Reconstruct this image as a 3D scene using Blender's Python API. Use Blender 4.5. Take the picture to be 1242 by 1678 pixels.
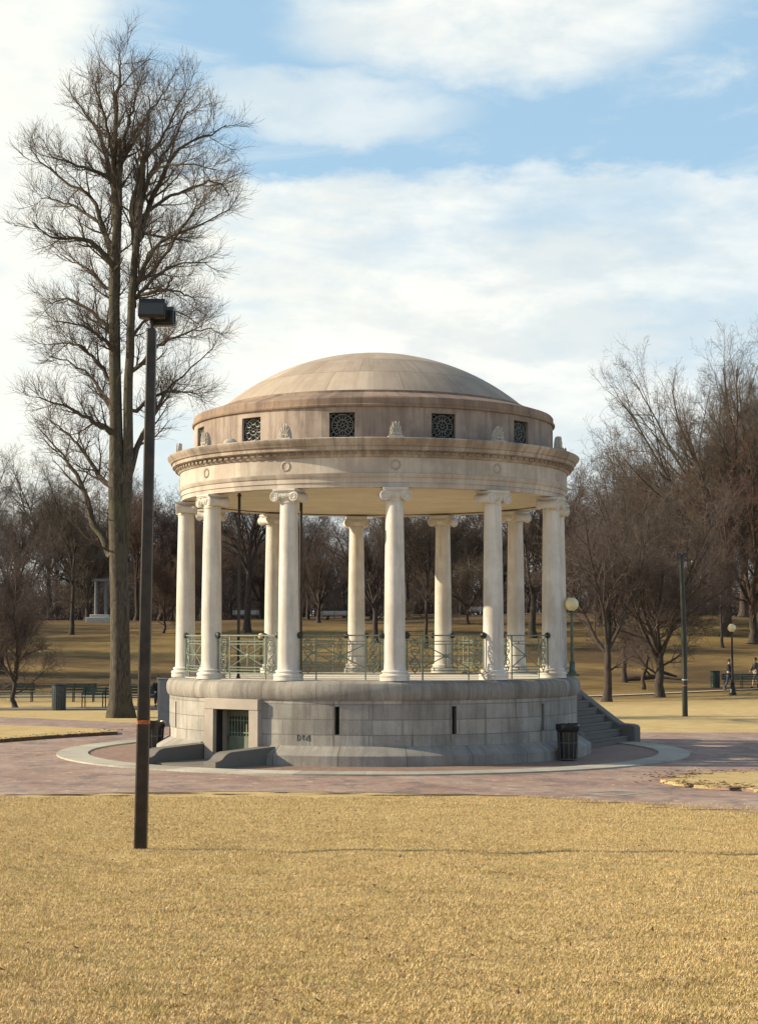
import bpy, bmesh, math, random
import numpy as np
from mathutils import Vector, Matrix
R = math.radians
for o in list(bpy.data.objects): bpy.data.objects.remove(o)
scn = bpy.context.scene
COL = scn.collection
rng = np.random.default_rng(7)
random.seed(7)

# ------------------------------------------------------------------ camera
FPX, CX, CY, HOR = 2806.0, 621.0, 839.0, 1044.0
EYE = 3.03
CAMX, CAMY = 0.147, -46.0
PITCH = math.atan((HOR - CY) / FPX)
cam_d = bpy.data.cameras.new('camera'); cam = bpy.data.objects.new('camera', cam_d); COL.objects.link(cam)
cam_d.sensor_fit = 'VERTICAL'; cam_d.sensor_height = 24.0; cam_d.lens = 24.0 * FPX / 1678.0
cam_d.clip_start = 0.1; cam_d.clip_end = 3000
cam.location = (CAMX, CAMY, EYE); cam.rotation_euler = (math.pi / 2 + PITCH, 0, 0)
scn.camera = cam

# ------------------------------------------------------------------ sun, exposure
SUN_EL, SUN_BACK = 25.0, 3.0
sdir = Vector((-math.cos(R(SUN_EL)) * math.cos(R(SUN_BACK)), math.cos(R(SUN_EL)) * math.sin(R(SUN_BACK)), math.sin(R(SUN_EL))))
sd = bpy.data.lights.new('sun', 'SUN'); sd.energy = 5.0; sd.angle = R(0.5); sd.color = (1.0, 0.84, 0.58)
so = bpy.data.objects.new('sun', sd); COL.objects.link(so)
so.rotation_euler = sdir.to_track_quat('Z', 'Y').to_euler(); so.location = (-40, 0, 40)
scn.view_settings.view_transform = 'Standard'; scn.view_settings.look = 'None'
scn.view_settings.exposure = 0.58; scn.view_settings.gamma = 1.0

# ------------------------------------------------------------------ tiny node language
class E:
    def __init__(s, nt, sock): s.nt = nt; s.k = sock
    def _m(s, op, b=None, c=None):
        n = s.nt.nodes.new('ShaderNodeMath'); n.operation = op
        for i, a in enumerate((s, b, c)):
            if a is None: continue
            if isinstance(a, E): s.nt.links.new(a.k, n.inputs[i])
            else: n.inputs[i].default_value = a
        return E(s.nt, n.outputs[0])
    def __add__(s, b): return s._m('ADD', b)
    __radd__ = __add__
    def __sub__(s, b): return s._m('SUBTRACT', b)
    def __mul__(s, b): return s._m('MULTIPLY', b)
    __rmul__ = __mul__
    def __truediv__(s, b): return s._m('DIVIDE', b)
    def step(s, a, b, lo=0.0, hi=1.0):
        n = s.nt.nodes.new('ShaderNodeMapRange'); n.interpolation_type = 'SMOOTHSTEP'
        s.nt.links.new(s.k, n.inputs[0])
        if a <= b: v = (a, b, lo, hi)
        else: v = (b, a, hi, lo)
        for i, x in enumerate(v): n.inputs[1 + i].default_value = x
        return E(s.nt, n.outputs[0])
    def clamp(s):
        n = s.nt.nodes.new('ShaderNodeClamp'); s.nt.links.new(s.k, n.inputs[0]); return E(s.nt, n.outputs[0])
def noise(nt, vec, scale, detail=4, rough=0.55, dist=0.0, mapping=None):
    if mapping:
        m = nt.nodes.new('ShaderNodeMapping'); m.inputs['Scale'].default_value = mapping
        nt.links.new(vec, m.inputs[0]); vec = m.outputs[0]
    n = nt.nodes.new('ShaderNodeTexNoise'); n.inputs['Scale'].default_value = scale
    n.inputs['Detail'].default_value = detail; n.inputs['Roughness'].default_value = rough
    n.inputs['Distortion'].default_value = dist
    nt.links.new(vec, n.inputs['Vector']); return E(nt, n.outputs['Fac'])
def mixc(nt, fac, a, b, mode='MIX'):
    n = nt.nodes.new('ShaderNodeMix'); n.data_type = 'RGBA'; n.blend_type = mode
    if isinstance(fac, E): nt.links.new(fac.k, n.inputs[0])
    else: n.inputs[0].default_value = fac
    for i, c in ((6, a), (7, b)):
        if isinstance(c, tuple): n.inputs[i].default_value = (*c[:3], 1)
        else: nt.links.new(c, n.inputs[i])
    return n.outputs[2]

# ------------------------------------------------------------------ sky
world = bpy.data.worlds.new('World'); scn.world = world; world.use_nodes = True
wt = world.node_tree; wt.nodes.clear()
tc = wt.nodes.new('ShaderNodeTexCoord'); D = tc.outputs['Generated']
sk = wt.nodes.new('ShaderNodeTexSky'); sk.sky_type = 'NISHITA'; sk.sun_disc = False
sk.sun_elevation = R(SUN_EL); sk.sun_rotation = R(-(90 - SUN_BACK)); sk.air_density = 1.0; sk.dust_density = 0.6; sk.ozone_density = 1.5
sp = wt.nodes.new('ShaderNodeSeparateXYZ'); wt.links.new(D, sp.inputs[0])
dx, dy, dz = (E(wt, sp.outputs[i]) for i in range(3))
wav = noise(wt, D, 9, 5, 0.6, mapping=(1, 1, 2.6))
wav2 = noise(wt, D, 26, 4, 0.6, mapping=(1, 1, 2.2))
big = noise(wt, D, 3.2, 5, 0.6, 0.3, mapping=(1, 1, 3.0))
zz = dz + (wav - 0.5) * 0.035 + (wav2 - 0.5) * 0.028
low = zz.step(0.268, 0.257)                      # the long bank of cloud and all below it
left = (dx + (wav - 0.5) * 0.16).step(-0.09, -0.18)  # white at the sun's side
ex = (dx - 0.065) / 0.12; ez = (zz - 0.345) / 0.036
patch = (ex * ex + ez * ez + (wav - 0.5) * 1.6).step(1.35, 0.15)
ex2 = (dx + 0.03) / 0.09; ez2 = (zz - 0.30) / 0.022
patch2 = (ex2 * ex2 + ez2 * ez2).step(1.3, 0.1, 0, 0.55)
wisp = noise(wt, D, 6, 7, 0.62, 0.6, mapping=(1, 1, 3.4)).step(0.45, 0.72, 0, 0.7)
thin = (big + (wav - 0.5) * 0.5).step(0.30, 0.62)
lowcov = low * (thin * 0.62 + 0.38) * ((dz * 1.0).step(0.02, 0.16, 0.55, 1.0)) * (dx.step(0.25, 0.03, 0.70, 1.0))
cov = lowcov._m('MAXIMUM', left * 0.9)._m('MAXIMUM', patch * 0.85)._m('MAXIMUM', patch2)._m('MAXIMUM', wisp)
cov = (cov * (noise(wt, D, 40, 4, 0.6, mapping=(1, 1, 2.0)).step(0.2, 0.6, 0.82, 1.0))).clamp()
shade = noise(wt, D, 13, 5, 0.6, 0.2, mapping=(1, 1, 2.6)).step(0.36, 0.66)
cloudc = mixc(wt, shade, (7.3, 7.7, 7.6), (9.5, 9.4, 8.7))
warm = dx.step(0.1, -0.22)
cloudc = mixc(wt, warm * 0.7, cloudc, (9.8, 9.6, 8.4))
skyc = mixc(wt, dz.step(0.6, 0.35, 0.1, 0.55), sk.outputs[0], (5.0, 7.7, 9.8))
skyc = mixc(wt, dz.step(0.18, 0.0, 0, 0.75), skyc, (7.2, 7.9, 8.0))
skym = mixc(wt, cov, skyc, cloudc)
cloudless = dz.step(0.36, 0.62, 1.0, 0.45) * dy.step(0.1, -0.3, 1.0, 0.45)
skym = mixc(wt, cov * cloudless, skyc, cloudc)
bg = wt.nodes.new('ShaderNodeBackground'); bg.inputs[1].default_value = 0.077
wt.links.new(skym, bg.inputs[0])
wo = wt.nodes.new('ShaderNodeOutputWorld'); wt.links.new(bg.outputs[0], wo.inputs[0])

# ------------------------------------------------------------------ where a pixel of the survey photograph meets the terrain
def height(x, y):
    x = np.asarray(x, float); y = np.asarray(y, float)
    f = np.clip((-18.0 - y) / 28.0, 0, None)
    z = 1.4 * np.minimum(f, 1.6) ** 1.5
    z = z + np.clip((-17.5 - y) / 3, 0, 1) * (0.016 * np.sin(x * 2.1 + 1.3 * np.sin(y * 1.1)) + 0.012 * np.sin(x * 4.3 + y * 2.7) + 0.01 * np.sin(y * 3.9))
    b = np.clip((y - 52.0) / 62.0, 0, 1)
    s = b * b * (3 - 2 * b)
    z = z + s * (4.55 + 0.35 * np.sin(x * 0.045 + 1) + 0.25 * np.sin(x * 0.11 + y * 0.05))
    z = z + np.clip((y - 114) / 200.0, 0, 1) * 1.5
    u = np.clip((y - 20) / 30, 0, 1)
    z = z + u * (0.12 * np.sin(x * 0.17 + y * 0.09) + 0.08 * np.sin(x * 0.31 - y * 0.13))
    return z
def ray(px, py):
    u = (px - CX) / FPX; v = -(py - CY) / FPX
    return Vector((u, math.cos(PITCH) - v * math.sin(PITCH), math.sin(PITCH) + v * math.cos(PITCH)))
def G(px, py):
    d = ray(px, py)
    t = EYE / -d.z if d.z < 0 else 100
    t0, t1 = 3.0, 400.0
    prev = 3.0
    for t in np.concatenate([np.arange(3, 60, .25), np.arange(60, 320, .5)]):
        if EYE + d.z * t <= float(height(CAMX + d.x * t, CAMY + d.y * t)): break
        prev = t
    lo, hi = prev, t
    for _ in range(12):
        m = (lo + hi) / 2
        if EYE + d.z * m <= float(height(CAMX + d.x * m, CAMY + d.y * m)): hi = m
        else: lo = m
    return Vector((CAMX + d.x * hi, CAMY + d.y * hi, float(height(CAMX + d.x * hi, CAMY + d.y * hi))))
def at(px, py, Y):
    d = ray(px, py); t = (Y - CAMY) / d.y
    return Vector((CAMX + d.x * t, Y, EYE + d.z * t))

# ------------------------------------------------------------------ materials
def new_mat(name):
    m = bpy.data.materials.new(name); m.use_nodes = True
    nt = m.node_tree; b = nt.nodes['Principled BSDF']; return m, nt, b
def setc(nt, b, c):
    if isinstance(c, tuple): b.inputs['Base Color'].default_value = (*c, 1)
    else: nt.links.new(c, b.inputs['Base Color'])
def bump(nt, b, h, strength, dist=0.02):
    n = nt.nodes.new('ShaderNodeBump'); n.inputs['Strength'].default_value = strength; n.inputs['Distance'].default_value = dist
    nt.links.new(h.k, n.inputs['Height']); nt.links.new(n.outputs[0], b.inputs['Normal'])
def stone(name, c1, c2, dirt, streak=0.5, joints=None, rough=0.85, speck=0.25, bmp=0.35, jdark=0.55, ncut=(0.35, 0.65), drip=0):
    m, nt, b = new_mat(name)
    t = nt.nodes.new('ShaderNodeTexCoord'); ob = t.outputs['Object']; uv = t.outputs['UV']
    n1 = noise(nt, ob, 0.9, 6, 0.65).step(*ncut)
    col = mixc(nt, n1, c1, c2)
    n2 = noise(nt, ob, 55, 3, 0.7)
    col = mixc(nt, n2.step(0.40, 0.75, 0, speck), col, tuple(x * 0.45 for x in c1))
    col = mixc(nt, noise(nt, ob, 80, 2, 0.7).step(0.52, 0.8, 0, speck), col, tuple(min(.95, x * 1.4) for x in c2))
    if streak:
        s1 = noise(nt, uv, 3.0, 5, 0.7, mapping=(1.6, 0.16, 1))
        s2 = noise(nt, uv, 1.0, 4, 0.6, mapping=(0.9, 0.5, 1))
        col = mixc(nt, (s1 * 0.8 + s2 * 0.35).step(0.50, 0.70, 0, streak), col, dirt)
    h = n2 * 0.4 + noise(nt, ob, 9, 5, 0.7) * 0.8
    if drip:
        su = nt.nodes.new('ShaderNodeSeparateXYZ'); nt.links.new(uv, su.inputs[0]); ux = E(nt, su.outputs[0])
        wob_ = (noise(nt, uv, 1.3, 4, 0.6) - 0.5) * 0.10
        fr = ((ux / 0.943 + wob_)._m('FRACT') - 0.5)._m('ABSOLUTE')
        line = fr.step(0.455, 0.492) * noise(nt, uv, 1.7, 3, 0.6, mapping=(1.0, 0.35, 1)).step(0.42, 0.62)
        col = mixc(nt, line * drip, col, (0.115, 0.092, 0.072))
    if joints:
        bw, bh, mw = joints
        br = nt.nodes.new('ShaderNodeTexBrick'); nt.links.new(uv, br.inputs['Vector'])
        br.inputs['Scale'].default_value = 1.0; br.inputs['Brick Width'].default_value = bw; br.inputs['Row Height'].default_value = bh
        br.inputs['Mortar Size'].default_value = mw; br.inputs['Mortar Smooth'].default_value = 0.2
        br.inputs['Color1'].default_value = (0.76, 0.76, 0.77, 1); br.inputs['Color2'].default_value = (1.12, 1.11, 1.10, 1)
        br.inputs['Mortar'].default_value = (1, 1, 1, 1); br.inputs['Bias'].default_value = 0
        col = mixc(nt, 1.0, col, br.outputs['Color'], 'MULTIPLY')
        jf = E(nt, br.outputs['Fac'])
        col = mixc(nt, jf * jdark, col, tuple(x * 0.35 for x in c1))
        h = h - jf * 2.0
    setc(nt, b, col); b.inputs['Roughness'].default_value = rough
    bump(nt, b, h, bmp, 0.012)
    return m
def plain(name, c, rough=0.6, metal=0.0, var=0.25, scale=12, bmp=0.1, c2=None):
    m, nt, b = new_mat(name)
    t = nt.nodes.new('ShaderNodeTexCoord'); ob = t.outputs['Object']
    n = noise(nt, ob, scale, 5, 0.65)
    setc(nt, b, mixc(nt, n.step(0.3, 0.72), tuple(x * (1 - var) for x in c), c2 or tuple(min(1, x * (1 + var)) for x in c)))
    b.inputs['Roughness'].default_value = rough; b.inputs['Metallic'].default_value = metal
    if bmp: bump(nt, b, n, bmp, 0.01)
    return m
M = {}
M['granite'] = stone('granite', (0.31, 0.295, 0.27), (0.44, 0.42, 0.385), (0.15, 0.13, 0.115), 0.45, (1.41, 0.36, 0.012), speck=0.45, bmp=0.5, jdark=0.6, drip=0.75)
M['granite_plain'] = stone('granite_plain', (0.29, 0.275, 0.25), (0.42, 0.40, 0.365), (0.15, 0.13, 0.11), 0.4, (1.62, 9.0, 0.016), speck=0.4, bmp=0.5, jdark=0.8)
M['coping'] = stone('coping_stone', (0.27, 0.25, 0.225), (0.41, 0.385, 0.345), (0.11, 0.095, 0.085), 0.55, (1.41, 9.0, 0.008), speck=0.4, bmp=0.7)
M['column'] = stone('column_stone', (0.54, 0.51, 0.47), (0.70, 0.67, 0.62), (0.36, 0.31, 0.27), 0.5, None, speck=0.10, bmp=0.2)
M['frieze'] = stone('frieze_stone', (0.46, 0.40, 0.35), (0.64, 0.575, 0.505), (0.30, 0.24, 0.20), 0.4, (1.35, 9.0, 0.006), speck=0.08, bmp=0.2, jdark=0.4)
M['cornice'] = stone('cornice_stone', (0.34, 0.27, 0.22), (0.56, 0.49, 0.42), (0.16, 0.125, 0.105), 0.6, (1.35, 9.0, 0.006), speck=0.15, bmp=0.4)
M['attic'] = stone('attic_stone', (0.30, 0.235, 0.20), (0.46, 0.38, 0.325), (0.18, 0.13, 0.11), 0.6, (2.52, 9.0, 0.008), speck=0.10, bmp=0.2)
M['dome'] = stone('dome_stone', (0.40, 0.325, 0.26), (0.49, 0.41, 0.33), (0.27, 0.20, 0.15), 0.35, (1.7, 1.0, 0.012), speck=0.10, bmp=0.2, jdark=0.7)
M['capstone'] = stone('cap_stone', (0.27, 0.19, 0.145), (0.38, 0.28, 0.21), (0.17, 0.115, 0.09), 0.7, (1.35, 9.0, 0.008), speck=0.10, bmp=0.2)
M['carved'] = stone('carved_stone', (0.40, 0.36, 0.32), (0.55, 0.51, 0.45), (0.15, 0.13, 0.12), 0.0, None, speck=0.3, bmp=0.8)
M['ceiling'] = stone('ceiling_plaster', (0.52, 0.45, 0.33), (0.60, 0.53, 0.41), (0.30, 0.24, 0.17), 0.0, None, speck=0.04, bmp=0.15)
M['deck'] = stone('deck_stone', (0.55, 0.50, 0.42), (0.66, 0.61, 0.52), (0.3, 0.26, 0.22), 0.0, None, speck=0.15, bmp=0.2)
M['kerb'] = stone('kerb_stone', (0.40, 0.385, 0.33), (0.50, 0.485, 0.42), (0.2, 0.18, 0.15), 0.25, (1.6, 9.0, 0.006), speck=0.35, bmp=0.3, jdark=0.5)
M['verdigris'] = plain('verdigris_paint', (0.15, 0.19, 0.15), 0.55, 0.1, 0.3, 20)
M['verdigris_dark'] = plain('dark_green_paint', (0.022, 0.028, 0.024), 0.5, 0.2, 0.3, 20)
M['lamp_green'] = plain('lamp_post_green_paint', (0.09, 0.125, 0.095), 0.4, 0.2, 0.35, 16)
M['black_iron'] = plain('black_iron', (0.018, 0.017, 0.016), 0.45, 0.3, 0.3, 14)
M['pipe'] = plain('brown_pipe_paint', (0.03, 0.022, 0.018), 0.5, 0.2, 0.3, 14)
M['mast'] = plain('brown_mast_paint', (0.013, 0.009, 0.009), 0.38, 0.2, 0.35, 5, c2=(0.036, 0.023, 0.019))
M['housing'] = plain('floodlight_housing', (0.016, 0.019, 0.026), 0.4, 0.3, 0.3, 9)
M['glassdark'] = plain('dark_glass', (0.02, 0.02, 0.022), 0.12, 0.0, 0.2, 5, 0)
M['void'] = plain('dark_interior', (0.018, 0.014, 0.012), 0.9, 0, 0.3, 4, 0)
M['orange'] = plain('orange_tape', (0.42, 0.10, 0.03), 0.6, 0, 0.5, 30)
M['grille'] = plain('weathered_bronze', (0.16, 0.17, 0.16), 0.5, 0.3, 0.4, 30)
M['door'] = plain('weathered_grey_green_door', (0.17, 0.155, 0.11), 0.65, 0, 0.35, 3, c2=(0.13, 0.19, 0.14))
M['globe'] = plain('cream_globe_glass', (0.80, 0.70, 0.42), 0.25, 0, 0.04, 4, 0)
M['liner'] = plain('black_bin_liner', (0.012, 0.012, 0.014), 0.3, 0, 0.3, 25, 0.6)
M['binmetal'] = plain('grey_bin_bars', (0.13, 0.13, 0.125), 0.5, 0.4, 0.3, 20)
M['bluebin'] = plain('blue_grey_bin', (0.045, 0.058, 0.068), 0.5, 0.1, 0.3, 10)
M['cabinet'] = plain('grey_cabinet_paint', (0.16, 0.18, 0.20), 0.5, 0.1, 0.12, 5)
M['bench'] = plain('green_bench_slats', (0.045, 0.065, 0.05), 0.6, 0, 0.35, 8)
M['white'] = plain('white_paint', (0.45, 0.44, 0.40), 0.6, 0, 0.1, 6)
M['skin'] = plain('skin', (0.45, 0.28, 0.2), 0.5, 0, 0.1, 20, 0)
M['cloth_dark'] = plain('dark_cloth', (0.016, 0.017, 0.026), 0.8, 0, 0.3, 20)
M['cloth_jean'] = plain('denim', (0.05, 0.06, 0.11), 0.8, 0, 0.3, 20)
M['cloth_tan'] = plain('tan_cloth', (0.42, 0.33, 0.22), 0.8, 0, 0.2, 20)
M['cloth_white'] = plain('white_cloth', (0.6, 0.58, 0.56), 0.8, 0, 0.15, 20)
M['hair'] = plain('dark_hair', (0.02, 0.013, 0.01), 0.6, 0, 0.2, 40)
M['paint_black'] = plain('black_marker', (0.015, 0.035, 0.025), 0.6, 0, 0.2, 40, 0)

def bark(name, c1, c2, green=None, s=1.0):
    m, nt, b = new_mat(name)
    t = nt.nodes.new('ShaderNodeTexCoord'); ob = t.outputs['Object']
    n = noise(nt, ob, 9 * s, 6, 0.7, 1.2, mapping=(1, 1, 0.22))
    col = mixc(nt, n.step(0.32, 0.66), c1, c2)
    if green: col = mixc(nt, noise(nt, ob, 0.6, 4, 0.6, mapping=(1, 1, 0.5)).step(0.42, 0.68, 0, 0.6), col, green)
    setc(nt, b, col); b.inputs['Roughness'].default_value = 0.95; bump(nt, b, n, 1.0, 0.05)
    return m
M['bark_elm'] = bark('furrowed_grey_bark', (0.030, 0.024, 0.019), (0.115, 0.097, 0.075), (0.08, 0.077, 0.04))
M['twig_elm'] = plain('elm_twigs', (0.090, 0.069, 0.057), 0.9, 0, 0.3, 2, 0)
M['bark_far'] = bark('brown_bark', (0.028, 0.021, 0.018), (0.085, 0.067, 0.055), None, 0.7)
M['twig_purple'] = plain('purplish_twigs', (0.098, 0.073, 0.066), 0.9, 0, 0.35, 1.2, 0)
M['twig_tan'] = plain('tan_twigs', (0.105, 0.083, 0.064), 0.9, 0, 0.35, 1.2, 0)
M['twig_red'] = plain('red_brown_twigs', (0.115, 0.066, 0.045), 0.9, 0, 0.35, 1.2, 0)
M['twig_wood'] = plain('far_wood_twigs', (0.080, 0.062, 0.060), 0.9, 0, 0.45, 0.35, 0)
def brickwall(name):
    m, nt, b = new_mat(name)
    t = nt.nodes.new('ShaderNodeTexCoord')
    br = nt.nodes.new('ShaderNodeTexBrick'); nt.links.new(t.outputs['Object'], br.inputs['Vector']); br.inputs['Scale'].default_value = 4
    br.inputs['Color1'].default_value = (0.14, 0.06, 0.045, 1); br.inputs['Color2'].default_value = (0.10, 0.05, 0.045, 1); br.inputs['Mortar'].default_value = (0.16, 0.12, 0.1, 1)
    setc(nt, b, br.outputs[0]); b.inputs['Roughness'].default_value = 0.9; return m
M['brickwall'] = brickwall('house_brick')
M['slate'] = plain('slate_roof', (0.06, 0.05, 0.055), 0.7, 0, 0.3, 2)

def lawn_mat(name, mul=1.0):
    m, nt, b = new_mat(name)
    t = nt.nodes.new('ShaderNodeTexCoord'); ob = t.outputs['Object']
    n0 = noise(nt, ob, 0.16, 5, 0.6)
    n1 = noise(nt, ob, 1.1, 6, 0.7)
    n2 = noise(nt, ob, 14, 5, 0.75)
    n3 = noise(nt, ob, 60, 4, 0.75)
    a = (n1 * 0.5 + n2 * 0.5).step(0.36, 0.64)
    col = mixc(nt, a, (0.32, 0.215, 0.10), (0.62, 0.475, 0.235))
    col = mixc(nt, n3.step(0.38, 0.68), col, (0.70, 0.56, 0.29))
    col = mixc(nt, n3.step(0.44, 0.26, 0, 0.8), col, (0.13, 0.10, 0.045))
    col = mixc(nt, (n0 * 0.6 + n1 * 0.4).step(0.52, 0.66, 0, 0.35), col, (0.27, 0.22, 0.09))
    # the hill beyond: longer olive-brown turf, bare earth, old leaves, tree shade painted in
    s = nt.nodes.new('ShaderNodeSeparateXYZ'); nt.links.new(ob, s.inputs[0]); yy = E(nt, s.outputs[1])
    hc = mixc(nt, noise(nt, ob, 0.12, 6, 0.65, 0.5, mapping=(0.55, 1, 1)).step(0.40, 0.60), (0.075, 0.05, 0.028), (0.235, 0.165, 0.065))
    hc = mixc(nt, noise(nt, ob, 0.5, 6, 0.7).step(0.45, 0.7, 0, 0.6), hc, (0.13, 0.075, 0.04))
    col = mixc(nt, yy.step(26, 50, 0, 0.95), col, hc)
    col = mixc(nt, yy.step(88, 112, 0, 0.8), col, (0.085, 0.058, 0.038))
    setc(nt, b, col); b.inputs['Roughness'].default_value = 0.95
    b.inputs['Specular IOR Level'].default_value = 0.1
    bump(nt, b, n3 * 0.6 + n2 * 0.8 + n1 * 1.5, 0.9, 0.035)
    return m
M['lawn'] = lawn_mat('dry_winter_lawn')
def blade_mat():
    m, nt, b = new_mat('dry_grass_blades')
    t = nt.nodes.new('ShaderNodeTexCoord'); ob = t.outputs['Object']
    a = noise(nt, ob, 70, 2, 0.8)
    col = mixc(nt, a.step(0.34, 0.66), (0.36, 0.235, 0.105), (0.92, 0.73, 0.40))
    col = mixc(nt, noise(nt, ob, 2.2, 5, 0.7).step(0.44, 0.62, 0, 0.5), col, (0.42, 0.33, 0.12))
    col = mixc(nt, noise(nt, ob, 1.5, 6, 0.75, 0.5, mapping=(0.5, 1.5, 1)).step(0.50, 0.66, 0, 0.55), col, (0.30, 0.20, 0.09))
    col = mixc(nt, noise(nt, ob, 4.5, 4, 0.75, 0.3, mapping=(0.5, 1.6, 1)).step(0.60, 0.70, 0, 0.7), col, (0.12, 0.095, 0.045))
    col = mixc(nt, noise(nt, ob, 120, 1, 0.5).step(0.66, 0.72, 0, 0.7), col, (0.16, 0.19, 0.05))
    setc(nt, b, col); b.inputs['Roughness'].default_value = 0.8; b.inputs['Specular IOR Level'].default_value = 0.2
    return m
M['blade'] = blade_mat()
M['leaf'] = plain('dead_leaf', (0.19, 0.11, 0.05), 0.8, 0, 0.6, 3, 0)
def paving(name, cols, mort, bw, bh, rot, patch_c, grey):
    m, nt, b = new_mat(name)
    t = nt.nodes.new('ShaderNodeTexCoord'); ob = t.outputs['Object']
    mp = nt.nodes.new('ShaderNodeMapping'); mp.inputs['Rotation'].default_value = (0, 0, rot); nt.links.new(ob, mp.inputs[0])
    br = nt.nodes.new('ShaderNodeTexBrick'); nt.links.new(mp.outputs[0], br.inputs['Vector'])
    br.inputs['Scale'].default_value = 1; br.inputs['Brick Width'].default_value = bw; br.inputs['Row Height'].default_value = bh
    br.inputs['Mortar Size'].default_value = 0.006; br.inputs['Color1'].default_value = (*cols[0], 1)
    br.inputs['Color2'].default_value = (*cols[1], 1); br.inputs['Mortar'].default_value = (*mort, 1)
    col = br.outputs['Color']
    col = mixc(nt, noise(nt, ob, 0.45, 6, 0.7).step(0.38, 0.66, 0, 0.65), col, patch_c)
    col = mixc(nt, noise(nt, ob, 1.1, 6, 0.8, 0.4).step(0.46, 0.64, 0, 0.85), col, grey)
    col = mixc(nt, noise(nt, ob, 2.6, 6, 0.85).step(0.56, 0.66, 0, 0.75), col, tuple(x * 1.7 for x in patch_c))
    col = mixc(nt, noise(nt, ob, 3.4, 6, 0.85).step(0.43, 0.33, 0, 0.75), col, tuple(x * 0.5 for x in patch_c))
    setc(nt, b, col); b.inputs['Roughness'].default_value = 0.8
    bump(nt, b, noise(nt, ob, 6, 6, 0.75) - E(nt, br.outputs['Fac']) * 0.5, 0.5, 0.02)
    return m
M['brick'] = paving('brick_paving', [(0.25, 0.145, 0.115), (0.34, 0.215, 0.175)], (0.24, 0.20, 0.165), 0.21, 0.105, 0.3, (0.43, 0.335, 0.28), (0.13, 0.108, 0.11))
M['brick_inner'] = paving('inner_brick_paving', [(0.22, 0.13, 0.10), (0.30, 0.18, 0.14)], (0.2, 0.16, 0.13), 0.21, 0.105, 1.1, (0.28, 0.20, 0.165), (0.18, 0.13, 0.11))
M['asphalt'] = paving('grey_path', [(0.135, 0.12, 0.115), (0.16, 0.14, 0.135)], (0.13, 0.12, 0.11), 3.1, 2.7, 0.1, (0.19, 0.165, 0.15), (0.12, 0.11, 0.11))
M['palepath'] = paving('pale_path', [(0.38, 0.35, 0.29), (0.42, 0.39, 0.33)], (0.36, 0.33, 0.28), 3.1, 2.7, 0.1, (0.40, 0.36, 0.30), (0.30, 0.27, 0.22))
M['soil'] = plain('bare_soil', (0.115, 0.075, 0.045), 0.95, 0, 0.4, 8, 0.6)

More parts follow.
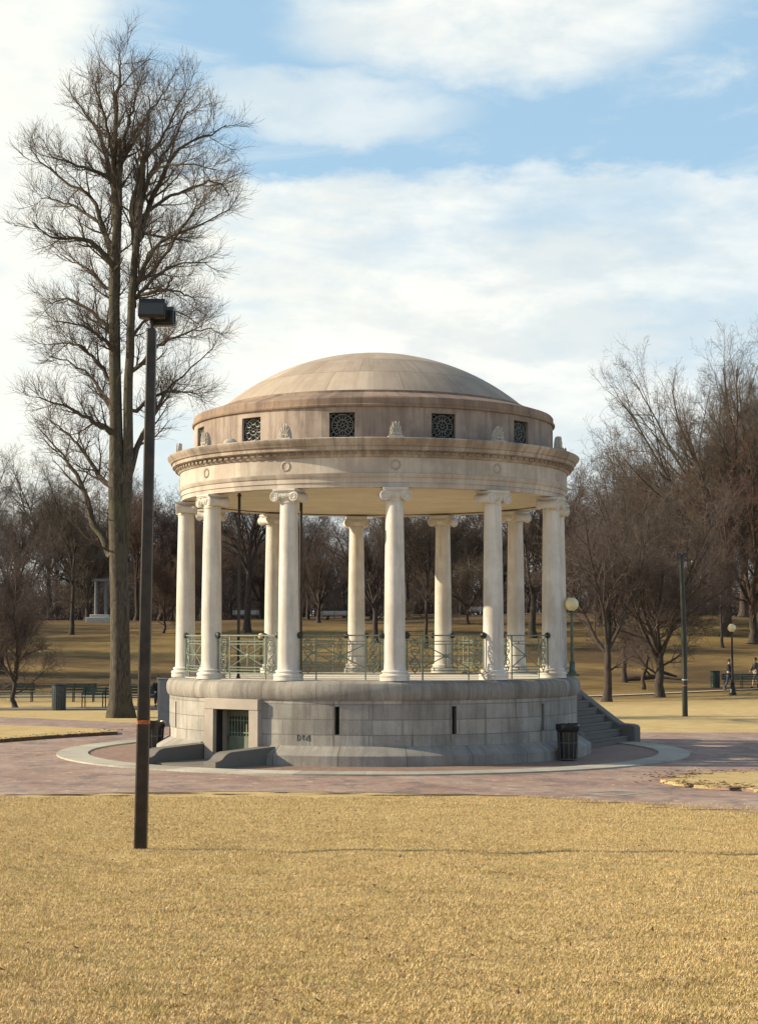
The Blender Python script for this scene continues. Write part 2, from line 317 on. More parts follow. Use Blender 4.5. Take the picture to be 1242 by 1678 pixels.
# ------------------------------------------------------------------ mesh builder
class MB:
    def __init__(s): s.v = []; s.f = []; s.uv = []
    def add(s, vs, fs, uvs=None, mtx=None):
        o = len(s.v)
        for v in vs:
            v = Vector(v)
            s.v.append(tuple(mtx @ v if mtx is not None else v))
        for i, f in enumerate(fs):
            s.f.append(tuple(o + k for k in f)); s.uv.append(uvs[i] if uvs else None)
    def box(s, c, sz, rz=0, mtx=None, ry=0, rx=0):
        x, y, z = (a / 2 for a in sz)
        vs = [(i * x, j * y, k * z) for k in (-1, 1) for j in (-1, 1) for i in (-1, 1)]
        m = Matrix.Translation(Vector(c)) @ Matrix.Rotation(rz, 4, 'Z') @ Matrix.Rotation(ry, 4, 'Y') @ Matrix.Rotation(rx, 4, 'X')
        if mtx is not None: m = mtx @ m
        s.add(vs, [(0, 2, 3, 1), (4, 5, 7, 6), (0, 1, 5, 4), (2, 6, 7, 3), (0, 4, 6, 2), (1, 3, 7, 5)], None, m)
    def tube(s, pts, r, k=8, closed=False, caps=True, mtx=None):
        P = [Vector(p) for p in pts]; n = len(P)
        rr = r if isinstance(r, (list, tuple)) else [r] * n
        vs = []; prevx = None
        for i in range(n):
            a = P[(i - 1) % n] if (closed or i > 0) else P[i]; b = P[(i + 1) % n] if (closed or i < n - 1) else P[i]
            d = (b - a).normalized()
            if prevx is None:
                x = d.orthogonal().normalized()
            else:
                x = (prevx - d * prevx.dot(d)).normalized()
            prevx = x; y = d.cross(x)
            for j in range(k):
                t = 2 * math.pi * (j + .5) / k
                vs.append(P[i] + (x * math.cos(t) + y * math.sin(t)) * rr[i])
        fs = []
        for i in range(n if closed else n - 1):
            for j in range(k):
                a = i * k + j; b = i * k + (j + 1) % k; c = ((i + 1) % n) * k + (j + 1) % k; d = ((i + 1) % n) * k + j
                fs.append((a, b, c, d))
        if caps and not closed:
            fs.append(tuple(range(k))[::-1]); fs.append(tuple((n - 1) * k + j for j in range(k)))
        s.add(vs, fs, None, mtx)
    def lathe(s, prof, n=24, a0=0.0, a1=360.0, mtx=None, ur=None):
        full = abs(a1 - a0) >= 359.99
        m = n if full else n + 1
        vs = []
        for (r, z) in prof:
            for j in range(m):
                t = R(a0 + (a1 - a0) * j / n); vs.append((r * math.sin(t), -r * math.cos(t), z))
        L = [0]
        for i in range(1, len(prof)): L.append(L[-1] + math.dist(prof[i], prof[i - 1]))
        if ur is None: ur = max(p[0] for p in prof)
        fs = []; us = []
        for i in range(len(prof) - 1):
            for j in range(n):
                j2 = (j + 1) % m
                f = (i * m + j, i * m + j2, (i + 1) * m + j2, (i + 1) * m + j)
                t0 = R(a0 + (a1 - a0) * j / n) * ur; t1 = R(a0 + (a1 - a0) * (j + 1) / n) * ur
                if prof[i][0] < 1e-6: f = (f[0], f[2], f[3]); u = ((t0, L[i]), (t1, L[i + 1]), (t0, L[i + 1]))
                elif prof[i + 1][0] < 1e-6: f = (f[0], f[1], f[2]); u = ((t0, L[i]), (t1, L[i]), (t0, L[i + 1]))
                else: u = ((t0, L[i]), (t1, L[i]), (t1, L[i + 1]), (t0, L[i + 1]))
                fs.append(f); us.append(u)
        s.add(vs, fs, us, mtx)
    def prism(s, poly, z0, z1, mtx=None):
        n = len(poly)
        vs = [(p[0], p[1], z0) for p in poly] + [(p[0], p[1], z1) for p in poly]
        fs = [tuple(range(n))[::-1], tuple(range(n, 2 * n))] + [(i, (i + 1) % n, n + (i + 1) % n, n + i) for i in range(n)]
        s.add(vs, fs, None, mtx)
    def build(s, name, mat, parent=None, smooth=30, bevel=0):
        me = bpy.data.meshes.new(name); me.from_pydata(s.v, [], s.f)
        if any(u is not None for u in s.uv):
            ul = me.uv_layers.new(name='UVMap'); i = 0; d = []
            for f, u in zip(s.f, s.uv):
                d.extend(u if u is not None else [(0, 0)] * len(f))
            ul.data.foreach_set('uv', np.array(d, float).ravel())
        me.materials.append(mat); me.validate(clean_customdata=False); me.update()
        if smooth:
            me.polygons.foreach_set('use_smooth', [True] * len(me.polygons)); me.set_sharp_from_angle(angle=R(smooth))
        return link(name, me, parent, bevel)
def link(name, me, parent=None, bevel=0):
    o = bpy.data.objects.new(name, me); COL.objects.link(o)
    if parent is not None: o.parent = parent
    if bevel:
        b = o.modifiers.new('Bevel', 'BEVEL'); b.width = bevel; b.segments = 2; b.limit_method = 'ANGLE'; b.angle_limit = R(40)
    return o
def tag(o, label=None, cat=None, group=None, kind=None):
    for k, v in (('label', label), ('category', cat), ('group', group), ('kind', kind)):
        if v: o[k] = v
    return o
def thing(name, label, cat, loc=(0, 0, 0), rz=0, group=None):
    o = bpy.data.objects.new(name, None); COL.objects.link(o); o.location = loc; o.rotation_euler = (0, 0, rz)
    return tag(o, label, cat, group)
def copy_tree(o, parent=None):
    c = o.copy(); COL.objects.link(c)
    if parent is not None: c.parent = parent
    for ch in [x for x in bpy.data.objects if x.parent == o]: copy_tree(ch, c)
    return c
def pol(r, th, z=0.0): return Vector((r * math.sin(R(th)), -r * math.cos(R(th)), z))
def rotm(th, r=0.0, z=0.0): return Matrix.Rotation(R(th), 4, 'Z') @ Matrix.Translation((0, -r, z))

# ================================================================== GROUND
def terrain():
    def ax(c, n, near, far):
        t = np.linspace(-1, 1, n); k = 4.6
        return c + near * 0 + np.sinh(t * k) / math.sinh(k) * far
    xs = np.concatenate([ax(0, 120, 0, 900)[:60], np.linspace(-9, 9, 130), ax(0, 120, 0, 900)[60:]]); xs = np.unique(np.round(xs, 3)); ys = np.concatenate([np.linspace(-120, -50, 12), np.linspace(-48, -14, 150), np.linspace(-13.5, 160, 170), np.linspace(165, 330, 24), np.linspace(380, 1600, 14)])
    X, Y = np.meshgrid(xs, ys); Z = height(X, Y)
    nx, ny = len(xs), len(ys)
    v = np.stack([X, Y, Z], -1).reshape(-1, 3)
    i = np.arange(nx * ny).reshape(ny, nx)
    f = np.stack([i[:-1, :-1], i[:-1, 1:], i[1:, 1:], i[1:, :-1]], -1).reshape(-1, 4)
    me = bpy.data.meshes.new('lawn_ground'); me.from_pydata(v.tolist(), [], f.tolist()); me.materials.append(M['lawn'])
    me.polygons.foreach_set('use_smooth', [True] * len(me.polygons)); me.update()
    tag(link('lawn_ground', me), kind='structure')
terrain()
def densify(pts, step=0.5, jit=0.0, seed=1):
    r = random.Random(seed); out = []
    n = len(pts)
    for i in range(n):
        a, b = Vector(pts[i]), Vector(pts[(i + 1) % n]); L = (b - a).length; k = max(1, int(L / step))
        for j in range(k):
            p = a.lerp(b, j / k); out.append((p.x + r.uniform(-jit, jit), p.y + r.uniform(-jit, jit)))
    return out
def sheet(name, poly, z, mat, follow=False, raised=None):
    bm = bmesh.new(); vs = [bm.verts.new((x, y, z)) for x, y in poly]; f = bm.faces.new(vs)
    if f.normal.z < 0 or True:
        f.normal_update()
        if f.normal.z < 0: f.normal_flip()
    if raised is not None:
        r = bmesh.ops.extrude_face_region(bm, geom=[f])
        for e in r['geom']:
            if isinstance(e, bmesh.types.BMVert): e.co.z = raised
    bmesh.ops.triangulate(bm, faces=bm.faces[:])
    me = bpy.data.meshes.new(name); bm.to_mesh(me); bm.free(); me.materials.append(mat)
    return tag(link(name, me), kind='structure')
g2 = lambda px, py: tuple(G(px, py)[:2])
front = [g2(*p) for p in ((-260, 1312), (0, 1304), (100, 1302), (220, 1299), (400, 1297), (640, 1300), (850, 1306), (1000, 1314), (1242, 1333), (1400, 1349))]
back = [(19, 8.6), (8, 8.9), (5, 10.2), (0, 12.6), (-6, 15.0), g2(190, 1184), g2(120, 1180), g2(0, 1175), g2(-260, 1165)]
sheet('brick_plaza', densify(front + back, 0.45, 0.07), 0.006, M['brick'])
sheet('inner_paving', [tuple(pol(7.6, a)[:2]) for a in range(0, 360, 3)], 0.012, M['brick_inner'])
k = MB(); k.lathe([(7.5, 0.0), (7.5, 0.045), (8.3, 0.04), (8.3, 0.0)], 120); tag(k.build('kerb_ring', M['kerb']), kind='structure')
# turf wedges that cut into the paving
w1 = [g2(*p) for p in ((-260, 1232), (0, 1217), (60, 1212), (120, 1208), (190, 1204), (192, 1201), (150, 1198), (60, 1194), (0, 1192), (-260, 1188))]
sheet('turf_wedge', densify(w1, 0.5, 0.03), 0.0, M['lawn'], raised=0.09)
w2 = [g2(*p) for p in ((1086, 1283), (1110, 1276), (1160, 1271), (1242, 1269), (1420, 1266), (1420, 1311), (1242, 1299), (1160, 1293), (1110, 1288))]
sheet('turf_island', densify(w2, 0.25, 0.07), 0.0, M['lawn'], raised=0.07)
def edging(pts, name, mat, w, z0, z1):
    m = MB()
    for a, b in zip(pts[:-1], pts[1:]):
        a, b = Vector((*a, 0)), Vector((*b, 0)); d = (b - a); n = Vector((d.y, -d.x, 0)).normalized() * w
        m.add([a + Vector((0, 0, z0)), b + Vector((0, 0, z0)), b + n + Vector((0, 0, z0)), a + n + Vector((0, 0, z0)), a + Vector((0, 0, z1)), b + Vector((0, 0, z1)), b + n + Vector((0, 0, z1)), a + n + Vector((0, 0, z1))],
              [(0, 1, 2, 3), (4, 7, 6, 5), (0, 4, 5, 1), (2, 6, 7, 3), (1, 5, 6, 2), (0, 3, 7, 4)])
    return tag(m.build(name, mat), kind='structure')
edging([w1[i] for i in range(0, 5)], 'dark_kerb', M['soil'], 0.09, 0.0, 0.105)
edging([w2[8], w2[0], w2[1]], 'brick_edging', M['brick'], 0.07, 0.0, 0.05)
edging([w2[6], w2[7], w2[8]], 'brick_edging', M['brick'], 0.07, 0.0, 0.05)
# worn pale paving square set in the plaza
sq = [g2(940, 1301), g2(1010, 1296), g2(1072, 1299), g2(1000, 1306)]
mq = MB(); mid = (Vector((*sq[0], 0)) + Vector((*sq[2], 0))) / 2
for a, b in zip(sq, sq[1:] + sq[:1]):
    a, b = Vector((*a, 0)), Vector((*b, 0)); a2, b2 = a.lerp(mid, .28), b.lerp(mid, .28)
    mq.add([(*a[:2], 0.011), (*b[:2], 0.011), (*b2[:2], 0.011), (*a2[:2], 0.011)], [(0, 1, 2, 3)])
tag(mq.build('paving_surround', M['kerb']), kind='structure')
# bare earth worn into the lawn's edge
def blob(cx, cy, rx, ry, seed):
    r = random.Random(seed); ph = [r.uniform(0, 6) for _ in range(4)]
    return [(cx + rx * (1 + .25 * math.sin(3 * t + ph[0]) + .15 * math.sin(7 * t + ph[1])) * math.cos(t), cy + ry * (1 + .3 * math.sin(4 * t + ph[2]) + .2 * math.sin(9 * t + ph[3])) * math.sin(t)) for t in np.linspace(0, 2 * math.pi, 60)[:-1]]
for i, (px, py, rx, ry) in enumerate([(705, 1303.5, .95, .13), (250, 1300, .8, .10), (120, 1303, .5, .08), (560, 1300, .35, .06)] + [(20 + 88 * q_, 1299 + abs(q_ - 5) * .7 + (q_ * 37 % 5) * .8 + max(0, q_ - 9) * 5.5, .18 + (q_ * 13 % 5) * .09, .05 + (q_ * 7 % 3) * .02) for q_ in range(14)]):
    c = g2(px, py); sheet('bare_earth', blob(c[0], c[1], rx, ry, i), 0.010, M['soil'])
for i_, (a_, b_) in enumerate(zip(w2[:-1], w2[1:])):
    if i_ in (0, 1, 6, 7): sheet('bare_earth', blob((a_[0] + b_[0]) / 2, (a_[1] + b_[1]) / 2, .35, .12, 50 + i_), 0.074, M['soil'])
# paths across the far lawn (follow the ground)
def ribbon(name, pts, w, mat, lift=0.03):
    m = MB(); vs = []
    P = []
    for (a, b) in zip(pts[:-1], pts[1:]):
        for t in np.linspace(0, 1, 12, endpoint=False): P.append(Vector(a).lerp(Vector(b), t))
    P.append(Vector(pts[-1]))
    for p in P:
        for k in (-1, 1):
            x, y = p.x, p.y + k * w / 2; vs.append((x, y, float(height(x, y)) + lift))
    m.add(vs, [(2 * i, 2 * i + 2, 2 * i + 3, 2 * i + 1) for i in range(len(P) - 1)])
    return tag(m.build(name, mat), kind='structure')
ribbon('asphalt_path', [(-60, 27.5), (-20, 27.2), (-5, 26.5), (4, 30)], 2.2, M['asphalt'])
ribbon('pale_path', [(-70, 38.5), (-20, 38.8), (5, 41), (22, 50), (40, 53), (70, 54)], 1.1, M['palepath'], 0.05)
ribbon('crest_path', [(-60, 112), (0, 114), (60, 116)], 1.6, M['palepath'], 0.06)

# dry grass blades on the near lawn
def blades(n=900000):
    d = 9.0 + (rng.random(n) ** 1.12) * 25.0
    w = (d * 0.235 + 0.6)
    x = CAMX + (rng.random(n) * 2 - 1) * w; y = CAMY + d
    clump = np.sin(x * 9 + 3 * np.sin(y * 5)) * np.sin(y * 11 + 2 * np.sin(x * 7))
    keep = (y < -13.12 + 0.12 * np.sin(x * 2.3) + 0.08 * np.sin(x * 7.1) - np.clip(x - 3.0, 0, 9) * 0.50)
    x, y, clump = x[keep], y[keep], clump[keep]; n = len(x)
    z = height(x, y)
    h = (0.010 + rng.random(n) * 0.024) * (1 + 0.4 * clump); a = rng.random(n) * 2 * math.pi
    lean = 0.1 + rng.random(n) * 1.3; wd = 0.0018 + rng.random(n) * 0.003
    wx, wy = -np.sin(a) * wd, np.cos(a) * wd
    tx, ty = np.cos(a + rng.normal(0, .4, n)) * h * lean, np.sin(a) * h * lean
    v = np.empty((n, 3, 3)); v[:, 0] = np.stack([x - wx, y - wy, z], -1); v[:, 1] = np.stack([x + wx, y + wy, z], -1); v[:, 2] = np.stack([x + tx, y + ty, z + h], -1)
    me = bpy.data.meshes.new('dry_grass'); me.vertices.add(3 * n); me.vertices.foreach_set('co', v.ravel())
    me.loops.add(3 * n); me.loops.foreach_set('vertex_index', np.arange(3 * n)); me.polygons.add(n)
    me.polygons.foreach_set('loop_start', np.arange(0, 3 * n, 3)); me.polygons.foreach_set('loop_total', np.full(n, 3))
    me.materials.append(M['blade']); me.update()
    tag(link('dry_grass', me), 'short dry straw coloured grass covering the near lawn', 'grass', kind='stuff')
blades()
def leaves(n=900):
    d = 8.5 + (rng.random(n) ** 1.3) * 26; x = CAMX + (rng.random(n) * 2 - 1) * (d * .235 + .6); y = CAMY + d
    k = y < -14.5 - np.clip(x - 3.0, 0, 9) * 0.5; x, y = x[k], y[k]; n = len(x); z = height(x, y) + .012 + rng.random(n) * .012
    a = rng.random(n) * 6.283; L = .018 + rng.random(n) * .028; W = L * (.35 + rng.random(n) * .3); t1 = rng.normal(0, .4, n); t2 = rng.normal(0, .5, n)
    ux, uy, vx, vy = np.cos(a), np.sin(a), -np.sin(a), np.cos(a); v = np.empty((n, 4, 3))
    for i, (p, q) in enumerate(((-1, 0), (0, -1), (1, 0), (0, 1))): v[:, i] = np.stack([x + ux * L * p + vx * W * q, y + uy * L * p + vy * W * q, z + L * p * t1 + W * abs(q) * t2 * .6], -1)
    v[:, :, 2] = np.maximum(v[:, :, 2], z[:, None] - .008)
    me = bpy.data.meshes.new('fallen_leaves'); me.from_pydata(v.reshape(-1, 3).tolist(), [], np.arange(4 * n).reshape(n, 4).tolist()); me.materials.append(M['leaf']); me.update()
    tag(link('fallen_leaves', me), 'scattered small brown dead leaves lying in the near lawn', 'leaves', kind='stuff')
leaves()
def litter():
    rg = np.random.default_rng(3); pts = []
    for poly, zz_, n in ((w2, .078, 420), (w1[:6], .10, 160)):
        for _ in range(n):
            i = rg.integers(0, len(poly) - 1); a, b = Vector(poly[i]), Vector(poly[i + 1]); p = a.lerp(b, rg.random()); off = rg.normal(0, .35, 2)
            pts.append((p.x + off[0], p.y + off[1], zz_ + .01))
    V, F = [], []
    for (x, y, z) in pts:
        a = rg.random() * 6.28; L = .03 + rg.random() * .04; o = len(V)
        for p, q in ((-1, 0), (0, -.5), (1, 0), (0, .5)): V.append((x + L * (p * math.cos(a) - q * math.sin(a)), y + L * (p * math.sin(a) + q * math.cos(a)), z + rg.random() * .035))
        F.append((o, o + 1, o + 2, o + 3))
    me = bpy.data.meshes.new('leaf_litter'); me.from_pydata(V, [], F); me.materials.append(M['leaf']); me.update()
    tag(link('leaf_litter', me), 'brown leaf litter strewn along the edges of the turf wedges', 'leaves', kind='stuff')
litter()

# ================================================================== BANDSTAND
BS = thing('bandstand', 'round stone bandstand with twelve columns and a shallow dome', 'bandstand')
ZD, ZC = 1.99, 6.62
def wall(m, r, z0, z1, ops, depth=0.35, step=3.0):
    """cylinder wall with rectangular openings (angle, half width, za, zb) and their reveals"""
    th = set(round(a, 4) for a in np.arange(0, 360, step)); zs = {z0, z1}
    O = []
    for (c, hw, za, zb) in ops:
        h = math.degrees(hw / r); a, b = (c - h) % 360, (c + h) % 360
        O.append((a, b, za, zb)); zs |= {za, zb}
        th = {t for t in th if not (min(abs(t - a), abs(t - b)) < 0.35)}; th |= {a, b}
    th = sorted(th); zs = sorted(zs)
    for i, t0 in enumerate(th):
        t1 = th[(i + 1) % len(th)]; t1u = t1 if t1 > t0 else t1 + 360; mid = ((t0 + t1u) / 2) % 360
        for za, zb in zip(zs[:-1], zs[1:]):
            zm = (za + zb) / 2
            if any(((mid - a) % 360) < ((b - a) % 360) and c < zm < d for a, b, c, d in O): continue
            m.add([pol(r, t0, za), pol(r, t1u, za), pol(r, t1u, zb), pol(r, t0, zb)], [(0, 1, 2, 3)],
                  [[(R(t0) * r, za), (R(t1u) * r, za), (R(t1u) * r, zb), (R(t0) * r, zb)]])
    for (a, b, za, zb) in O:
        bb = b if b > a else b + 360
        q = [[pol(r, a, za), pol(r, a, zb), pol(r - depth, a, zb), pol(r - depth, a, za)],
             [pol(r, b, za), pol(r, b, zb), pol(r - depth, b, zb), pol(r - depth, b, za)],
             [pol(r, a, zb), pol(r, b, zb), pol(r - depth, b, zb), pol(r - depth, a, zb)],
             [pol(r, a, za), pol(r, b, za), pol(r - depth, b, za), pol(r - depth, a, za)]]
        u0 = R(a) * r
        for f in q: m.add(f, [(0, 1, 2, 3)], [[(u0, .1), (u0 + .05, .1), (u0 + .05, .15), (u0, .15)]])
DOOR = -39
slits = [-9, 21, 51, 81, -69]
m = MB(); wall(m, 5.40, 0.40, 1.56, [(s, .06, .73, 1.39) for s in slits] + [(DOOR, .60, .10, 1.28)], 0.5)
m.build('base_wall', M['granite'], BS, 50)
# plinth, split at the door
m = MB(); hw = 1.17
m.lathe([(5.76, -0.05), (5.75, 0.25), (5.72, 0.28), (5.41, 0.46), (5.38, 0.46)], 132, DOOR + 12.2, DOOR + 360 - 12.2); m.build('plinth', M['granite_plain'], BS)
m = MB(); m.lathe([(5.38, 1.53), (5.43, 1.54), (5.47, 1.60), (5.49, 1.72), (5.48, 1.84), (5.43, 1.93), (5.33, 1.975), (5.2, 1.985), (4.5, 1.985)], 144); m.build('coping', M['coping'], BS)
m = MB(); m.lathe([(5.02, 1.94), (5.02, 1.995), (0.0, 2.0)], 96); m.build('deck', M['deck'], BS)
# door surround, recessed door with bars
dm = rotm(DOOR)
m = MB(); S = Matrix.Rotation(R(DOOR), 4, 'Z')
m.box((-.745, -5.34, .66), (.30, .26, 1.24), mtx=S); m.box((.745, -5.34, .66), (.30, .26, 1.24), mtx=S); m.box((0, -5.345, 1.41), (1.80, .28, .258), mtx=S)
m.build('door_surround', M['frieze'], BS, bevel=.008)
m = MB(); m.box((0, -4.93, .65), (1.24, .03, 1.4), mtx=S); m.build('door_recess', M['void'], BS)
for s in (-1, 1): m = MB(); m.box((s * .585, -5.13, .70), (.02, .44, 1.15), mtx=S); m.build('reveal_shade', M['void'], BS)  # dark boxes added along the reveals to paint in the recess's shade
m = MB(); m.box((0, -5.13, 1.265), (1.15, .44, .02), mtx=S); m.build('reveal_shade', M['void'], BS)
m = MB()
m.box((0, -4.99, 1.17), (1.16, .05, .14), mtx=S); m.box((0, -4.99, .34), (1.16, .05, .56), mtx=S)
for s in (-.53, .53): m.box((s, -4.99, .75), (.10, .05, 1.1), mtx=S)
door = m.build('door', M['door'], BS, bevel=.004)
m = MB()
for i in range(9): m.box((-.40 + i * .10, -5.00, .86), (.045, .03, .50), mtx=S)
m.box((0, -5.02, 1.0), (1.0, .015, .035), mtx=S); m.box((0, -5.02, .70), (1.0, .015, .035), mtx=S)
m.build('grille', M['door'], door)
m = MB(); m.box((0, -6.1, .03), (1.84, 2.0, .05), mtx=S); m.build('door_landing', M['granite_plain'], BS)
for s in (-1, 1):
    m = MB(); prof = [(5.30, 0), (7.32, 0), (7.32, .17), (7.20, .185), (7.10, .22), (7.02, .29), (6.93, .345), (6.80, .375), (6.5, .385), (5.30, .43)]
    x0, x1 = s * 1.12 - .19, s * 1.12 + .19
    vs = [(x0, -y, z) for y, z in prof] + [(x1, -y, z) for y, z in prof]; n = len(prof)
    m.add(vs, [tuple(range(n)), tuple(range(n, 2 * n))[::-1]] + [(i, n + i, n + (i + 1) % n, (i + 1) % n) for i in range(n)], None, S)
    m.build('wing_wall', M['granite_plain'], BS, 12)
for s in slits:
    m = MB(); S2 = Matrix.Rotation(R(s), 4, 'Z'); m.box((0, -5.2, 1.06), (.2, .02, .8), mtx=S2); sw = m.build('slit_window', M['void'], BS)
# marker scrawl on the base wall
def onwall(th0, r, strokes, sc, zc):
    m = MB()
    for st in strokes:
        m.tube([pol(r, th0 + math.degrees(x * sc / r), zc + z * sc) for x, z in st], .0085, 5)
    return m
strk = [[(0, 0), (0, 1), (.35, .9), (.55, .55), (.4, .2), (0, 0)], [(.85, .95), (1.0, .55), (1.2, .95)], [(1.0, .55), (1.02, .1)], [(2.1, 1), (1.65, .55), (1.5, .2), (1.8, .05), (2.15, 0), (2.1, 1)]]
onwall(-19.3, 5.402, strk, .14, .58).build('graffiti', M['paint_black'], BS)['label'] = 'small black marker scrawl on the base wall'
# columns
def col_meshes():
    sh = MB(); prof = []
    for i in range(21):
        t = i / 20; z = .26 + t * (4.63 - .33 - .26)
        r = .253 - .043 * t ** 1.8
        prof.append((r, z))
    prof = [(.275, .245), (.26, .27)] + prof[1:] + [(.225, 4.27), (.228, 4.29), (.215, 4.31)]
    sh.lathe(prof, 40)
    b = MB()
    b.lathe([(.36, 0), (.36, .07), (.345, .075), (.365, .10), (.367, .13), (.35, .155), (.31, .165), (.295, .18), (.30, .195), (.32, .205), (.32, .225), (.30, .245), (.26, .25)], 40)
    c = MB(); z0 = 4.30
    c.lathe([(.21, z0), (.215, z0 + .05), (.27, z0 + .10), (.285, z0 + .15), (.27, z0 + .19)], 32)
    c.box((0, 0, z0 + .292), (.60, .60, .045)); c.box((0, 0, z0 + .262), (.56, .56, .03))
    c.box((0, 0, z0 + .215), (.50, .50, .085))
    for sx in (-1, 1):
        T = Matrix.Translation((sx * .255, 0, z0 + .125)) @ Matrix.Rotation(math.pi / 2, 4, 'X')
        c.lathe([(.0, -.27), (.045, -.285), (.05, -.272), (.11, -.27), (.128, -.262), (.128, -.235), (.112, -.18), (.092, -.05), (.098, 0), (.092, .05), (.112, .18), (.128, .235), (.128, .262), (.11, .27), (.05, .272), (.045, .285), (0, .27)], 22, mtx=T)
        for sy in (-1, 1):
            pts = []
            for i in range(40):
                t = i / 39; a = math.pi / 2 - sx * t * 2 * math.pi * 2.1; rr = .122 * (1 - t) + .02 * t
                pts.append((sx * .255 + rr * math.cos(a), sy * .275, z0 + .125 + rr * math.sin(a)))
            c.tube(pts, .013, 5)
    for sy in (-1, 1):
        c.tube([(-.25, sy * .27, z0 + .247), (.25, sy * .27, z0 + .247)], .012, 5)
        for i in range(5): c.box((-.12 + i * .06, sy * .262, z0 + .155), (.036, .03, .06))
    return sh, b, c
sh, b, c = col_meshes()
c0 = sh.build('column', M['column'], BS, 40); c0.location = pol(5, 6, ZD); c0.rotation_euler = (0, 0, R(6))
b.build('column_base', M['column'], c0, 35); c.build('capital', M['column'], c0, 35)
for i in range(1, 12):
    a = 6 + 30 * i; cc = copy_tree(c0, BS); cc.location = pol(5, a, ZD); cc.rotation_euler = (0, 0, R(a))
# railings
def rail_mesh():
    m = MB(); kn = MB()
    m.box((0, 0, 1.08), (2.06, .045, .035)); m.box((0, 0, .16), (2.06, .03, .03))
    for z in (.94, .87, .30, .23): m.box((0, 0, z), (1.2, .022, .022))
    for x in (-1.0, -.60, .60, 1.0): m.box((x, 0, .54), (.03, .03, 1.08))
    m.box((0, 0, .585), (1.2, .02, .022)); m.box((0, 0, .585), (.02, .022, .57))
    for s in (-1, 1):
        m.tube([(-.6, 0.0, .585 - s * .285), (.6, 0.0, .585 + s * .285)], .014, 5)
        for x in (-.3, .3): m.box((x, 0, .905), (.018, .02, .07)); m.box((x, 0, .265), (.018, .02, .07))
    m.lathe([(0, -.03), (.05, -.02), (.05, .02), (0, .03)], 10, mtx=Matrix.Translation((0, 0, .585)) @ Matrix.Rotation(math.pi / 2, 4, 'X'))
    for s in (-1, 1):
        cx = s * .80
        for z, r in ((.88, .11), (.66, .10), (.44, .11), (.27, .07)):
            pts = [(cx + (1 if int(z * 100) % 4 else -1) * r * (1 - .62 * t) * math.cos(t * 9), 0, z + r * (1 - .62 * t) * math.sin(t * 9)) for t in np.linspace(0, 1, 22)]
            m.tube(pts, .012, 4)
        m.tube([(cx + .11 * math.sin(t * 7), 0, .18 + t * .85) for t in np.linspace(0, 1, 20)], .010, 4)
        m.tube([(cx - .11 * math.sin(t * 7), 0, .18 + t * .85) for t in np.linspace(0, 1, 20)], .010, 4)
        if s == 1: kn.lathe([(0, -.06), (.06, -.05), (.085, 0), (.06, .05), (0, .06)], 12, mtx= Matrix.Rotation(math.pi / 2, 4, 'X'))
    return m, kn
rm, kn = rail_mesh(); rr = 5 * math.cos(R(15)); first = None
for i in range(12):
    a = 21 + 30 * i
    if a == 111: continue
    if first is None:
        first = rm.build('railing', M['verdigris'], BS); kb = kn.build('rail_boss', M['verdigris_dark'], first); kb.location = (1.0, 0, 1.08); kb2 = copy_tree(kb, first); kb2.location = (-1.0, 0, 1.08)
        o = first
    else: o = copy_tree(first, BS)
    o.location = pol(rr + .06, a, ZD); o.rotation_euler = (0, 0, R(a))
# entablature
m = MB(); m.lathe([(4.80, 6.64), (4.80, 6.62), (5.13, 6.62), (5.13, 6.73), (5.155, 6.735), (5.155, 6.85), (5.18, 6.86), (5.21, 6.91), (5.225, 6.95), (5.185, 6.955)], 144); m.build('architrave', M['frieze'], BS)
m = MB(); m.lathe([(5.18, 6.95), (5.18, 7.34)], 144); m.build('frieze', M['frieze'], BS)
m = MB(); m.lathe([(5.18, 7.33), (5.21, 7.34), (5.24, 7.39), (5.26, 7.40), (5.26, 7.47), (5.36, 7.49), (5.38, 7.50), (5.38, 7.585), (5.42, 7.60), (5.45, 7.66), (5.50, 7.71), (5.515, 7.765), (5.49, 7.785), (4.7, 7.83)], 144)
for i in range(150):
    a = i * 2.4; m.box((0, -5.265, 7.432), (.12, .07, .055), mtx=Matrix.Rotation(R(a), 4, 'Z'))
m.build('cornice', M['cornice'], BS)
m = MB(); m.lathe([(4.82, 6.66), (4.0, 6.665), (0, 6.67)], 96); m.build('ceiling', M['ceiling'], BS)
# wreaths carved on the frieze
m = MB()
for t in np.linspace(0, 2 * math.pi, 15)[:-1]:
    rr_ = .105; m.lathe([(0, -.035), (.03, -.015), (.038, 0), (.03, .015), (0, .035)], 7, mtx=Matrix.Translation((rr_ * math.cos(t), -5.170, 7.15 + rr_ * math.sin(t))) @ Matrix.Rotation(math.pi / 2, 4, 'X'))
w0 = m.build('wreath', M['frieze'], BS); w0.rotation_euler = (0, 0, R(6))
for i in range(1, 12): w = copy_tree(w0, BS); w.rotation_euler = (0, 0, R(6 + 30 * i))
